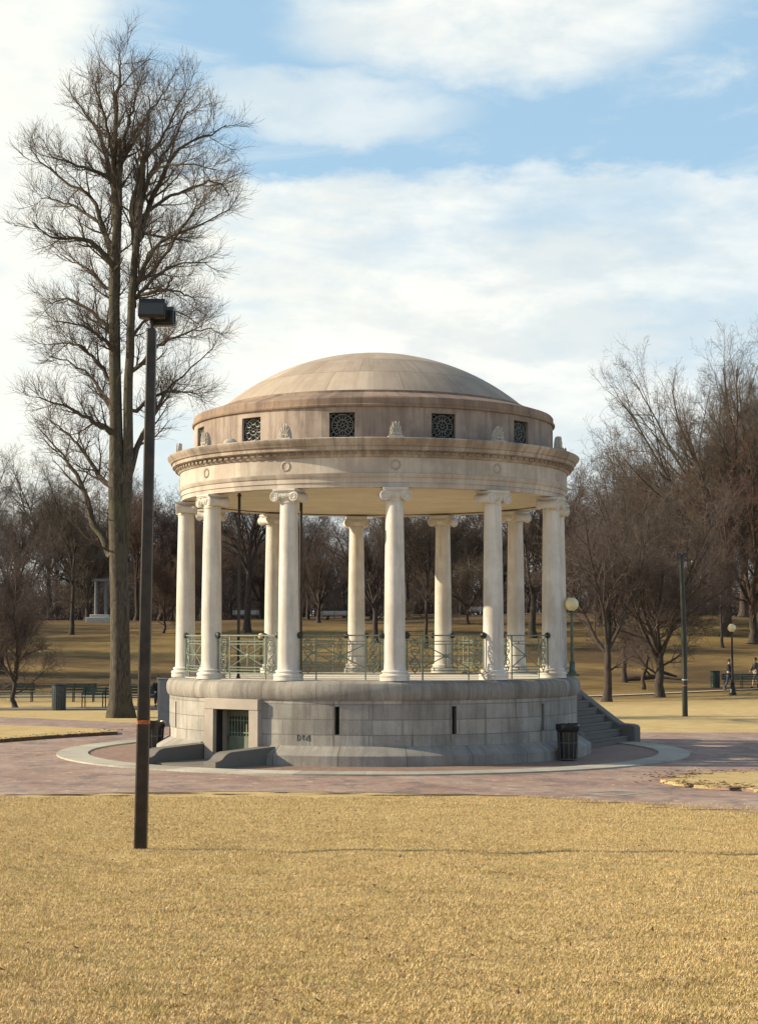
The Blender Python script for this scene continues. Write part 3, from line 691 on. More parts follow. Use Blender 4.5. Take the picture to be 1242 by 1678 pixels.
# attic
wins = [21 + 30 * i for i in range(12)]
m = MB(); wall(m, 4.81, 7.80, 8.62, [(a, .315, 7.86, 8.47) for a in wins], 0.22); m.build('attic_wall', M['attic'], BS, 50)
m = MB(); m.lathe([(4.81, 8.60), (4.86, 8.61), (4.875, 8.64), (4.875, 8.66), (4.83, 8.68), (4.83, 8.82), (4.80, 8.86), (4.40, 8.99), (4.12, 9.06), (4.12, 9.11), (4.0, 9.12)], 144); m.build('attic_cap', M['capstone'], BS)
Rs = (4.07 ** 2 + 1.52 ** 2) / (2 * 1.52); zc_ = 10.64 - Rs
prof = []
for i in range(25):
    r_ = 4.07 * (1 - i / 24); prof.append((r_, zc_ + math.sqrt(Rs * Rs - r_ * r_)))
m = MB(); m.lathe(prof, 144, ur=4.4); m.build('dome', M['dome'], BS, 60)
def win_meshes():
    fr = MB(); 
    for s in (-1, 1): fr.box((s * .30, -4.70, 8.165), (.03, .05, .61)); fr.box((0, -4.70, 8.165 + s * .29), (.57, .05, .03))
    fr.box((0, -4.60, 8.165), (.66, .02, .7))
    g = MB(); y = -4.72; zc = 8.165
    def ring(r, th=.012, cx=0, cz=0, n=20): g.tube([(cx + r * math.cos(t), y, zc + cz + r * math.sin(t)) for t in np.linspace(0, 2 * math.pi, n + 1)[:-1]], th, 4, closed=True)
    ring(.27, .012, n=28); ring(.13, .012); ring(.045, .012, n=10)
    for i in range(8):
        a = i * math.pi / 4; ring(.07, .010, .20 * math.cos(a), .20 * math.sin(a), 12)
        g.tube([(.04 * math.cos(a), y, zc + .04 * math.sin(a)), (.27 * math.cos(a), y, zc + .27 * math.sin(a))], .010, 4)
    for sx in (-1, 1):
        for sz in (-1, 1): ring(.055, .010, sx * .225, sz * .225, 10)
    return fr, g
fr, g = win_meshes(); w0 = fr.build('attic_window', M['void'], BS); g.build('grille', M['grille'], w0); w0.rotation_euler = (0, 0, R(21))
for i in range(1, 12): w = copy_tree(w0, BS); w.rotation_euler = (0, 0, R(21 + 30 * i))
def antefix():
    m = MB(); out = [(-.17, 0), (-.175, .08), (-.16, .22), (-.12, .33), (-.06, .41), (0, .46), (.06, .41), (.12, .33), (.16, .22), (.175, .08), (.17, 0)]
    n = len(out); vs = [(x, -.06 + .07 * (z / .46), z) for x, z in out] + [(x * .9, .10, z * .93) for x, z in out]
    m.add(vs, [tuple(range(n)), tuple(range(n, 2 * n))[::-1]] + [(i, n + i, n + (i + 1) % n, (i + 1) % n) for i in range(n)])
    m.box((0, -.01, .02), (.42, .26, .05))
    for a in (-.9, -.55, -.25, 0, .25, .55, .9):
        L = .40 if abs(a) < .3 else (.30 if abs(a) < .6 else .2)
        pts = [(math.sin(a) * L * t * (1 if t < .8 else .9), -.07 + .06 * t * L, .05 + math.cos(a) * L * t) for t in (0.15, .5, .8, 1)]
        m.tube(pts, [.012, .02, .022, .010], 5)
    m.tube([(.13 * math.cos(t), -.07, .09 + .05 * math.sin(t)) for t in np.linspace(0, math.pi, 8)], .014, 5)
    return m
an0 = antefix().build('antefix', M['carved'], BS, 35, bevel=.006)
for i in range(12):
    o = an0 if i == 0 else copy_tree(an0, BS)
    o.scale = (.9, .9, .9); o.location = pol(5.22, 6 + 30 * i, 7.79); o.rotation_euler = (0, 0, R(6 + 30 * i))
m = MB(); m.lathe([(.18, 0), (.18, .03), (.16, .09), (.10, .14), (0, .16)], 14); st = m.build('antefix_stump', M['carved'], BS); st.location = pol(5.1, -44, 7.80); st.scale = (1, .5, 1)
st['label'] = 'broken rounded stump of a roof ornament'
# dark downpipes inside the front columns
for a, r_ in ((-22.3, 4.62), (-50.2, 4.40)):
    m = MB(); p = pol(r_, a); m.tube([(p.x, p.y, 2.0), (p.x, p.y, 6.66)], .038, 10)
    for z in (2.02, 4.2, 6.60): m.lathe([(.055, z - .02), (.055, z + .02)], 10, mtx=Matrix.Translation((p.x, p.y, 0)))
    m.build('drain_pipe', M['pipe'], BS)
# stair
NEAR, FAR = Vector((5.45, 0.25, 0)), Vector((7.42, 3.80, 0))
nn = (FAR - NEAR).normalized(); uu = Vector((nn.y, -nn.x, 0))
m = MB(); TR = .235; NS = 10
for i in range(NS):
    z1 = .199 * (i + 1); a = NEAR - uu * (TR * i) - nn * 0.0; b_ = FAR - uu * (TR * i) - nn * .2
    back_ = TR if i < NS - 1 else 2.4
    p = [a, b_, b_ - uu * back_, a - uu * back_]
    m.prism([(q.x, q.y) for q in p], -.02 if i == 0 else .199 * i, z1 - .045)
    q = [a + uu * .02, b_ + uu * .02, b_ - uu * (back_ + (.0)), a - uu * back_]
    m.prism([(v.x, v.y) for v in q], z1 - .045, z1 - (0.0 if i < NS - 1 else .006))
m.build('stair', M['granite_plain'], BS, 20, bevel=.006)
def cheek(P0, run, w, name):
    m = MB(); H = 2.02
    prof = [(.22, 0), (.22, .44), (.16, .50), (.02, .53), (-.25, .54), (-.40, .62), (-run, H - .05), (-run - .35, H + .06), (-run - 1.0, H + .06), (-run - 1.0, 0)]
    n = len(prof); vs = []
    for s in (0, 1):
        for u, z in prof: q = P0 + uu * u + nn * (w * s); vs.append((q.x, q.y, z))
    m.add(vs, [tuple(range(n)), tuple(range(n, 2 * n))[::-1]] + [(i, n + i, n + (i + 1) % n, (i + 1) % n) for i in range(n)])
    m.build(name, M['granite_plain'], BS, 25, bevel=.04)
cheek(FAR - nn * .25, 2.3, .45, 'stair_cheek'); cheek(NEAR - nn * .30, 2.3, .38, 'stair_cheek')

# ================================================================== STREET FURNITURE
def lamp_post(loc, h, gr, label, green=True, group=None, gm='globe'):
    t = thing('lamp_post', label, 'lamp post', loc, 0, group)
    mt = M['lamp_green'] if green else M['black_iron']; s = h / 2.1 if green else h / 3.6
    m = MB()
    if green:
        m.box((0, 0, .03), (.34, .34, .06)); m.lathe([(.13, .06), (.13, .10), (.095, .14), (.08, .20), (.075, .34), (.085, .37), (.05, .41), (.042, .9), (.038, h - .50), (.055, h - .49), (.06, h - .47), (.04, h - .45), (.04, h - .42), (.062, h - .40), (.04, h - .38), (.05, h - .36), (.085, h - .33), (.075, h - .30)], 14)
    else:
        m.lathe([(.20, 0), (.20, .10), (.16, .16), (.13, .45), (.10, .55), (.12, .60), (.075, .64), (.06, 1.2), (.045, h - .62), (.07, h - .60), (.045, h - .56), (.10, h - .46), (.10, h - .43)], 12)
    m.build('post', mt, t)
    m = MB(); zc = h - gr - (.02 if green else .10)
    m.lathe([(gr * .45, zc - gr * .92)] + [(gr * math.sin(a) * (1 if a > 1.2 else .98), zc - gr * math.cos(a)) for a in np.linspace(.5, math.pi - .25, 14)], 20)
    m.build('globe', M[gm], t, 60)
    m = MB(); m.lathe([(gr * .3, zc + gr * .93), (gr * .25, zc + gr * 1.0), (.02, zc + gr * 1.1), (.028, zc + gr * 1.2), (.01, zc + gr * 1.35), (0, zc + gr * 1.5)], 10); m.build('finial', mt, t)
    return t
lamp_post((5.35, .35, 1.98), 2.14, .185, 'green lamp post with a cream globe on the bandstand coping above the stair')
p = G(1200, 1139); lamp_post(p, 3.75, .21, 'slim black lamp post with a cream globe on the far right lawn', False)
p = at(428, 1060, 52); lamp_post((p.x, p.y, float(height(p.x, p.y))), 3.45, .17, 'far lamp post with a pale globe seen through the bandstand railing', False)

def bin_(loc, label, r=.26, h=.88):
    t = thing('litter_bin', label, 'litter bin', loc)
    m = MB()
    for i in range(12):
        a = i * math.pi / 6; m.tube([(r * .86 * math.cos(a), r * .86 * math.sin(a), .04), (r * math.cos(a), r * math.sin(a), h - .08)], .011, 5)
    for z, q in ((.05, .86), (.45, .93), (h - .1, 1.0)): m.tube([(r * q * math.cos(a), r * q * math.sin(a), z) for a in np.linspace(0, 2 * math.pi, 25)[:-1]], .014, 5, closed=True)
    m.build('basket', M['binmetal'], t)
    m = MB(); pr = [(r * .80, .06), (r * .90, .4), (r * .95, h - .1), (r * 1.04, h - .16), (r * 1.12, h - .12), (r * 1.15, h - .02), (r * 1.06, h + .03), (r * .98, h), (r * .9, h - .2), (0, h - .45)]
    m.lathe(pr, 26)
    rr2 = random.Random(5)
    m.v = [(x * (1 + rr2.uniform(-.03, .03)), y * (1 + rr2.uniform(-.03, .03)), z + rr2.uniform(-.012, .012)) for x, y, z in m.v]
    m.build('liner', M['liner'], t)
    return t
bin_(G(930, 1247), 'wire litter bin with black liner at the right foot of the bandstand')
bin_((-5.75, -.9, .012), 'wire bin with black liner at the left foot of the bandstand behind the mast', .28, .80)
def barrel(loc, label, mat, h=.95, r=.28, s=1):
    t = thing('litter_bin', label, 'litter bin', loc)
    m = MB(); m.lathe([(r * .82, 0), (r * .85, .03), (r * .95, h * .85), (r, h * .86), (r, h * .92)], 16)
    for i in range(16): a = i * math.pi / 8; m.box((r * .93 * math.cos(a), r * .93 * math.sin(a), h * .44), (.02, .07, h * .84), a)
    m.build('barrel', mat, t); m = MB(); m.lathe([(r * 1.05, h * .92), (r * 1.05, h * .97), (r * .8, h), (r * .5, h), (r * .5, h * .9), (0, h * .9)], 16); m.build('lid', M['black_iron'], t)
barrel(G(97, 1164), 'blue grey slatted litter bin beside the left benches', M['bluebin'], 1.1, .30)
barrel(G(1171, 1127), 'dark litter bin left of the far right bench', M['bench'], 1.0, .3)
# grey cabinet
t = thing('utility_cabinet', 'tall grey utility cabinet behind the left edge of the bandstand', 'utility cabinet', (-7.05, 12.5, 0))
m = MB(); m.box((0, 0, .82), (.56, .45, 1.56)); m.build('cabinet_body', M['cabinet'], t, bevel=.01)
m = MB(); m.box((0, 0, 1.62), (.62, .51, .04)); m.build('cabinet_roof', M['cabinet'], t, bevel=.006)
m = MB(); m.box((0, 0, .02), (.60, .5, .06)); m.build('cabinet_plinth', M['kerb'], t)
m = MB(); m.box((0, -.235, .84), (.46, .02, 1.4)); d_ = m.build('door', M['cabinet'], t, bevel=.004); m = MB(); m.box((.16, -.255, .9), (.02, .02, .14)); m.build('handle', M['black_iron'], d_)

def floodmast():
    b = G(231, 1391); 
    t = thing('floodlight_mast', 'tall brown square floodlight mast standing in the near lawn', 'floodlight mast', (b.x, b.y, b.z))
    dep = b.y - CAMY; top = at(249, 549, b.y); H = top.z - b.z + .05; lean = top.x - b.x
    m = MB(); w0, w1 = .088, .066
    def sq(w, c): return [(s * w * (1 if abs(s) > .9 else 1), tt * w) for s, tt in c]
    corners = [(-1, -.75), (-.75, -1), (.75, -1), (1, -.75), (1, .75), (.75, 1), (-.75, 1), (-1, .75)]
    rings = [(-.3, w0), (.0, w0), (H * .5, (w0 + w1) / 2), (H, w1)]
    vs = []
    for z, w in rings:
        for cx, cy in corners: vs.append((cx * w + lean * z / H, cy * w, z))
    fs = [(i * 8 + j, i * 8 + (j + 1) % 8, (i + 1) * 8 + (j + 1) % 8, (i + 1) * 8 + j) for i in range(3) for j in range(8)] + [tuple(24 + j for j in range(8))]
    m.add(vs, fs, None, Matrix.Rotation(R(22), 4, 'Z') if 0 else None); m.build('pole', M['mast'], t, 20)
    def frac(py): return (at(240, py, b.y).z - b.z)
    m = MB(); z = frac(1183); w = w0 * 1.01 - (w0 - w1) * z / H + .003; x = lean * z / H
    m.add([(cx * w + x, cy * w, zz_) for zz_ in (z - .027, z + .027) for cx, cy in corners], [(j, (j + 1) % 8, 8 + (j + 1) % 8, 8 + j) for j in range(8)]); m.build('tape', M['orange'], t)
    m = MB(); m.box((lean + 0, 0, H + .02), (.11, .11, .04)); m.tube([(lean, 0, H), (lean, 0, H + .22)], .032, 10); m.box((lean, .0, H + .20), (.30, .06, .05)); m.build('bracket', M['mast'], t)
    for (cx, cz, sy, wd, dp, ht, rz) in ((.02, H + .30, -.12, .37, .20, .27, .05), (.14, H + .235, .14, .34, .22, .26, -.1)):
        T = Matrix.Translation((lean + cx, sy, cz)) @ Matrix.Rotation(rz, 4, 'Z')
        m = MB(); hw_ = wd / 2
        pr = [(-dp * .5, -ht * .38), (-dp * .5, ht * .30), (-dp * .38, ht * .5), (dp * .45, ht * .5), (dp * .5, -ht * .1), (dp * .3, -ht * .5), (-dp * .35, -ht * .5)]
        n = len(pr); vs = [(-hw_, y, z) for y, z in pr] + [(hw_, y, z) for y, z in pr]
        m.add(vs, [tuple(range(n)), tuple(range(n, 2 * n))[::-1]] + [(i, n + i, n + (i + 1) % n, (i + 1) % n) for i in range(n)])
        for i in range(5): m.box((-hw_ + .05 + i * (wd - .1) / 4, 0, ht * .5), (.012, dp * .8, .02))
        m.v = [tuple(T @ Vector(v)) for v in m.v]
        f_ = m.build('floodlight', M['housing'], t, 20, bevel=.006)
        m = MB(); m.box((0, -dp * .505, -ht * .05), (wd * .9, .012, ht * .58), mtx=T); m.build('lens', M['glassdark'], f_)
        m = MB(); m.box((-hw_ - .008, 0, -.01), (.014, .05, ht * .7), mtx=T); m.box((hw_ + .008, 0, -.01), (.014, .05, ht * .7), mtx=T); m.build('yoke', M['mast'], f_)
floodmast()
def farmast():
    b = G(1122, 1174); top = at(1118, 915, b.y); H = top.z - b.z
    t = thing('floodlight_mast', 'dark green floodlight mast on the lawn beyond the plaza at right', 'floodlight mast', b)
    m = MB(); m.tube([(0, 0, -.2), (0, 0, H * .5), (-.07, 0, H)], [.105, .10, .085], 10); m.build('pole', M['verdigris_dark'], t)
    for s in (-1, 1):
        m = MB(); m.box((-.07 + s * .11, 0, H + .10), (.20, .26, .16), ry=s * .12); f_ = m.build('floodlight', M['housing'], t, bevel=.02)
        m = MB(); m.box((-.07 + s * .11, -.135, H + .08), (.16, .012, .10)); m.build('lens', M['glassdark'], f_)
    for z, cc in ((1.40, 'white'), (1.18, 'orange')):
        m = MB(); m.lathe([(.106, z - .022), (.106, z + .022)], 10); m.build('sticker', M[cc], t)
farmast()
# benches
def bench(loc, rz, label, L=2.0, mat='bench', group=None):
    t = thing('park_bench', label, 'bench', loc, rz, group)
    m = MB()
    for i in range(4): m.box((0, -.18 + i * .115, .44), (L, .09, .035))
    m.build('seat', M[mat], t)
    m = MB()
    for i in range(3): m.box((0, .24 + i * .03, .56 + i * .12), (L, .03, .09), rx=-.15)
    m.build('backrest', M[mat], t)
    for x in (-L * .44, 0, L * .44):
        m = MB(); m.tube([(x, -.2, 0), (x, -.18, .42), (x, .2, .42), (x, .28, .86)], .025, 6); m.tube([(x, .22, 0), (x, .2, .42)], .025, 6); m.tube([(x, -.2, .42), (x, -.22, .62), (x, .22, .64)], .02, 6)
        m.build('leg', M['black_iron'], t)
    return t
gB = 'park benches along the far left path'
for px, py, rz, lab in ((20, 1150, .03, 'dark green park bench at the left picture edge'), (121, 1150, .02, 'dark green park bench right behind the blue grey litter bin'),
                (171, 1159, -.15, 'dark green park bench touching the left side of the big elm trunk'), (238, 1156, .1, 'dark green park bench right behind the tall brown mast')):
    bench(G(px, py), math.pi * 0 + rz, lab, 2.1, group=gB)
bench(G(1215, 1129), .05, 'dark park bench on the far right lawn behind the black lamp post', 2.2)
for i, (px, Y, L, lab) in enumerate(((548, 112, 2.6, 'white bench on the hill crest left of the fourth rear column'), (403, 112, 2.4, 'white bench on the hill crest between the two left front columns'), (790, 112, 2.4, 'white bench on the hill crest left of the right front column'))):
    q = at(px, 1000, Y); bench((q.x, Y, float(height(q.x, Y)) + .02), .05, lab, L, 'white', 'white benches on the hill crest')
# small monument column on the crest
q = at(166, 1000, 108); zz0 = float(height(q.x, 108))
t = thing('monument', 'slender dark monument column on a white base left of the big elm', 'monument', (q.x, 108, zz0 - .1))
m = MB(); m.box((0, 0, .25), (2.3, 2.3, .5)); m.box((0, 0, .6), (1.7, 1.7, .3)); m.build('monument_base', M['white'], t, bevel=.03)
m = MB()
for s in (-.45, .45): m.lathe([(.16, .75), (.13, 3.6), (.2, 3.75)], 10, mtx=Matrix.Translation((s, 0, 0)))
m.box((0, 0, 3.85), (1.4, .6, .2)); m.build('column_pair', M['cabinet'], t)
# fallen log
q = G(1062, 1117); m = MB(); m.tube([(-1.6, .2, .18), (-.6, .1, .22), (.4, 0, .32), (1.0, .1, .55), (1.8, .3, .30)], [.14, .18, .17, .12, .06], 8); m.tube([(.2, 0, .3), (-.2, -.3, .7), (-.5, -.4, .8)], [.08, .05, .02], 6); m.tube([(.6, 0, .3), (2.2, -.5, .12)], [.1, .05], 6)
o = m.build('fallen_log', M['bark_far']); o.location = q; tag(o, 'dark fallen branch lying between the slim right tree trunks', 'log')

# ================================================================== PEOPLE (far off)
def skinned(name, mat, verts, edges, radii, parent):
    me = bpy.data.meshes.new(name); me.from_pydata(verts, edges, []); me.materials.append(mat)
    o = link(name, me, parent)
    s = o.modifiers.new('Skin', 'SKIN'); s.use_smooth_shade = True
    sv = me.skin_vertices[0].data
    for i, r in enumerate(radii):
        sv[i].radius = (r, r) if not isinstance(r, tuple) else r
        sv[i].use_root = (i == 0)
    ss = o.modifiers.new('Sub', 'SUBSURF'); ss.levels = 1; ss.render_levels = 1
    return o
def person(loc, rz, label, J, top, legs, hair='hair'):
    t = thing('person', label, 'person', loc, rz)
    V, Ed, Ra = [], [], []
    def ch(prev, pts):
        for p, r in pts:
            V.append(tuple(p)); Ra.append(r)
            if prev is not None: Ed.append((prev, len(V) - 1))
            prev = len(V) - 1
        return prev
    pel = ch(None, [(J['pel'], .12)]); ch_ = ch(pel, [(J['belly'], .115), (J['chest'], .13)])
    nk = ch(ch_, [(J['neck'], .055)]); ch(nk, [(J['jaw'], .075), (J['head'], .098), (J['crown'], .07)])
    for s in ('L', 'R'):
        e = ch(ch_, [(J['sh' + s], .06), (J['el' + s], .042), (J['wr' + s], .028)])
        w = Vector(J['wr' + s]); e2 = Vector(J['el' + s]); d = (w - e2).normalized(); side = d.cross(Vector((0, 1, 0))).normalized()
        pm = ch(e, [(w + d * .06, .03)])
        for k_, o_ in enumerate((-.033, -.011, .011, .033)):
            b_ = w + d * .09 + side * o_; ch(pm, [(b_, .010), (b_ + d * (.045 + .01 * (k_ in (1, 2))) + Vector((0, .008, 0)), .008)])
        ch(pm, [(w + d * .05 + side * .045, .010), (w + d * .09 + side * .06, .009)])
        ch(pel, [(J['hip' + s], .085), (J['kn' + s], .06), (J['an' + s], .042), (Vector(J['an' + s]) + Vector((0, -.05, -.05)), .04), (Vector(J['an' + s]) + Vector((0, -.17, -.055)), .03)])
    body = skinned('body', M['skin'], V, Ed, Ra, t)
    V, Ed, Ra = [], [], []
    pel = ch(None, [(J['pel'], .14)]); c2 = ch(pel, [(J['belly'], .14), (J['chest'], .155)]); ch(c2, [(Vector(J['neck']) * .6 + Vector(J['chest']) * .4, .075)])
    for s in ('L', 'R'): ch(c2, [(J['sh' + s], .08), (J['el' + s], .06), (Vector(J['wr' + s]) * .95 + Vector(J['el' + s]) * .05, .042)])
    skinned('jacket', M[top], V, Ed, Ra, t)
    V, Ed, Ra = [], [], []
    pel = ch(None, [(J['pel'], .135)])
    for s in ('L', 'R'): ch(pel, [(J['hip' + s], .10), (J['kn' + s], .075), (Vector(J['an' + s]) + Vector((0, 0, .02)), .06)])
    skinned('trousers', M[legs], V, Ed, Ra, t)
    for s in ('L', 'R'):
        a = Vector(J['an' + s]); V = [a + Vector((0, .03, -.05)), a + Vector((0, -.07, -.05)), a + Vector((0, -.17, -.055))]
        skinned('shoe', M['cloth_dark'], [tuple(v) for v in V], [(0, 1), (1, 2)], [.045, .05, .04], t)
    hd = Vector(J['head']); m = MB(); m.lathe([(.088, -.06), (.098, 0), (.092, .05), (.06, .095), (0, .11)], 14, mtx=Matrix.Translation(hd + Vector((0, .028, .0)))); m.build('hair', M[hair], t, 60)
    return t
walk = dict(pel=(0, 0, .95), belly=(0, 0, 1.12), chest=(0, -.02, 1.33), neck=(0, -.02, 1.50), jaw=(0, -.05, 1.58), head=(0, -.04, 1.66), crown=(0, -.03, 1.73),
            shL=(.18, -.02, 1.40), elL=(.24, .06, 1.14), wrL=(.24, -.06, .93), shR=(-.18, -.02, 1.40), elR=(-.25, -.08, 1.15), wrR=(-.23, -.24, .98),
            hipL=(.09, 0, .88), knL=(.10, -.18, .50), anL=(.10, -.22, .10), hipR=(-.09, 0, .88), knR=(-.10, .06, .48), anR=(-.10, .26, .14))
sit = dict(pel=(0, 0, .52), belly=(0, -.03, .70), chest=(0, -.08, .92), neck=(0, -.10, 1.08), jaw=(0, -.14, 1.16), head=(0, -.14, 1.24), crown=(0, -.13, 1.31),
           shL=(.18, -.08, .99), elL=(.23, -.15, .74), wrL=(.15, -.36, .66), shR=(-.18, -.08, .99), elR=(-.23, -.15, .74), wrR=(-.15, -.36, .66),
           hipL=(.10, -.04, .52), knL=(.12, -.46, .52), anL=(.12, -.46, .10), hipR=(-.10, -.04, .52), knR=(-.12, -.46, .52), anR=(-.12, -.50, .10))
person(G(1194, 1132), R(60), 'person in dark top walking beside the far black lamp post', walk, 'cloth_dark', 'cloth_jean')
person(G(1238, 1127), R(-80), 'person in black top and tan trousers walking at the right picture edge', walk, 'cloth_dark', 'cloth_tan')
pb = G(259, 1158); bb = bench(pb, .1, 'dark green park bench under the seated person left of the bandstand', 1.6, group=gB)
person((pb.x, pb.y, pb.z), R(10), 'person in dark clothes sitting on a bench left of the bandstand', sit, 'cloth_dark', 'cloth_dark')

# ================================================================== BARE TREES
def tubes_mesh(name, groups, mat):
    """groups: list of (P (N,K,3), Rd (N,K), sides)"""
    VV, FF = [], []; off = 0
    for P, Rd, k in groups:
        N, K, _ = P.shape
        T = np.gradient(P, axis=1); T /= np.linalg.norm(T, axis=2, keepdims=True) + 1e-9
        ref = np.where(np.abs(T[:, :1, 2:3]) > 0.8, np.array([[[1., 0, 0]]]), np.array([[[0, 0, 1.]]]))
        ref = np.broadcast_to(ref, T.shape)
        X = np.cross(T, ref); X /= np.linalg.norm(X, axis=2, keepdims=True) + 1e-9
        Y = np.cross(T, X)
        a = np.arange(k) * 2 * math.pi / k
        V = P[:, :, None] + Rd[:, :, None, None] * (X[:, :, None] * np.cos(a)[None, None, :, None] + Y[:, :, None] * np.sin(a)[None, None, :, None])
        idx = np.arange(N * K * k).reshape(N, K, k) + off
        nx = np.roll(idx, -1, axis=2)
        F = np.stack([idx[:, :-1], nx[:, :-1], nx[:, 1:], idx[:, 1:]], -1).reshape(-1, 4)
        VV.append(V.reshape(-1, 3)); FF.append(F); off += N * K * k
    V = np.concatenate(VV); F = np.concatenate(FF); n = len(F)
    me = bpy.data.meshes.new(name); me.vertices.add(len(V)); me.vertices.foreach_set('co', V.ravel())
    me.loops.add(4 * n); me.loops.foreach_set('vertex_index', F.ravel().astype(np.int32)); me.polygons.add(n)
    me.polygons.foreach_set('loop_start', np.arange(0, 4 * n, 4)); me.polygons.foreach_set('loop_total', np.full(n, 4))
    me.polygons.foreach_set('use_smooth', np.ones(n, bool)); me.materials.append(mat); me.update()
    return me
def spawn(rg, P, Rd, M_, t0, t1, ang, lf, K, wob, trop, rt, rfac=0.62, rmax=9, taper_len=0.55, lmin=0.0):
    N, Kp, _ = P.shape
    t = t0 + (t1 - t0) * (np.arange(M_)[None] + rg.random((N, M_))) / M_
    f = t * (Kp - 1); i = np.minimum(f.astype(int), Kp - 2); w = (f - i)[..., None]
    rows = np.arange(N)[:, None]
    p = P[rows, i] * (1 - w) + P[rows, i + 1] * w
    r = Rd[rows, i] * (1 - w[..., 0]) + Rd[rows, i + 1] * w[..., 0]
    T = P[rows, i + 1] - P[rows, i]; T /= np.linalg.norm(T, axis=2, keepdims=True) + 1e-9
    L = np.linalg.norm(np.diff(P, axis=1), axis=2).sum(1)[:, None]
    e1 = np.cross(T, np.where(np.abs(T[..., 2:3]) > .9, np.array([1., 0, 0]), np.array([0, 0, 1.]))); e1 /= np.linalg.norm(e1, axis=2, keepdims=True) + 1e-9; e2 = np.cross(T, e1)
    az = (rg.random((N, 1)) * 6.283 + np.arange(M_)[None] * 2.4 + rg.normal(0, .35, (N, M_)))[..., None]; q = e1 * np.cos(az) + e2 * np.sin(az)
    a = np.radians(ang[0] + rg.random((N, M_)) * (ang[1] - ang[0]))[..., None]
    d = T * np.cos(a) + q * np.sin(a)
    l = np.maximum(L * lf * (1 - taper_len * t) * (0.6 + 0.7 * rg.random((N, M_))), lmin)
    n = N * M_; p = p.reshape(n, 3); d = d.reshape(n, 3); l = l.reshape(n); r = np.minimum(r.reshape(n) * rfac, rmax)
    out = np.empty((n, K, 3)); out[:, 0] = p; st = (l / (K - 1))[:, None]
    for k in range(1, K):
        d = d + rg.normal(size=(n, 3)) * wob; d[:, 2] += trop; d /= np.linalg.norm(d, axis=1, keepdims=True)
        p = p + d * st; out[:, k] = p
    s = np.linspace(0, 1, K)[None]
    return out, np.maximum(r[:, None] * (1 - s * 0.8), rt)
def pick(rg, P, Rd, n):
    i = rg.permutation(len(P))[:n]; return P[i], Rd[i]
def gen_tree(seed, H, spread, tr, th=.38, fork=5, fang=(14, 40), dens=1.0, twig=0.007, curve=0.06, low=2, arch=.03):
    """th: height of the clear stem as a share of H; fork: number of main limbs; fang: how far they lean out"""
    rg = np.random.default_rng(seed)
    K0 = 12; z = np.linspace(0, 1, K0); HT = H * th * 1.25
    P = np.zeros((1, K0, 3)); P[0, :, 2] = z * HT; P[0, :, 0] = np.cumsum(rg.normal(0, .05, K0)) * (z > 0); P[0, :, 1] = np.cumsum(rg.normal(0, .05, K0)) * (z > 0)
    Rd = (tr * (1 - .35 * z) + tr * .55 * np.exp(-z * 16))[None]
    fl = (H - HT * .85) / HT
    F, FR = spawn(rg, P, Rd, fork, .70, 1.0, fang, fl * 1.15, 14, curve, arch, .025, .66, taper_len=.0)
    C, CR = spawn(rg, P, Rd, 1, .985, 1.0, (2, 12), fl * .95, 14, curve, .02, .025, .8, taper_len=0)
    F = np.concatenate([F, C]); FR = np.concatenate([FR, CR])
    L1, R1 = spawn(rg, P, Rd, low, .45, .95, (50, 80), spread / HT * .9, 10, curve * 1.5, .05, .02, .34, taper_len=.2)
    G2, H2 = spawn(rg, F, FR, 4, .12, .62, (20, 42), .62, 11, .08, .035, .018, .66, taper_len=.55)
    M1 = np.concatenate([F[:, :11], G2]); N1 = np.concatenate([FR[:, :11], H2])
    A2, B2 = spawn(rg, M1, N1, 8, .18, 1.0, (25, 58), .42, 8, .11, .03, .011, .55, taper_len=.35, lmin=1.0)
    Ft, Fr = spawn(rg, F, FR, 5, .72, 1.0, (12, 40), .24, 8, .10, .03, .011, .7, taper_len=0)
    A2b, B2b = spawn(rg, L1, R1, 8, .15, .98, (28, 60), .5, 8, .11, .05, .011, .6, taper_len=.4)
    A2 = np.concatenate([A2, A2b, Ft]); B2 = np.concatenate([B2, B2b, Fr])
    A3, B3 = spawn(rg, A2, B2, 7, .12, 1.0, (25, 60), .50, 6, .14, .04, .008, .6, taper_len=.35, lmin=.7)
    A4, B4 = spawn(rg, A3, B3, max(3, int(5 * dens)), .1, 1.0, (20, 60), .55, 4, .16, .03, twig, .7, .011, taper_len=.3, lmin=.45)
    A5, B5 = spawn(rg, *pick(rg, A4, B4, int(len(A4) * .5)), 2, .2, 1.0, (20, 55), .6, 3, .15, .03, twig * .85, .8, .009, taper_len=.2, lmin=.3)
    return [(P, Rd, 10), (F, FR, 7), (G2, H2, 6), (L1, R1, 5)], [(A2, B2, 4), (A3, B3, 3), (A4, B4, 3), (A5, B5, 3)]
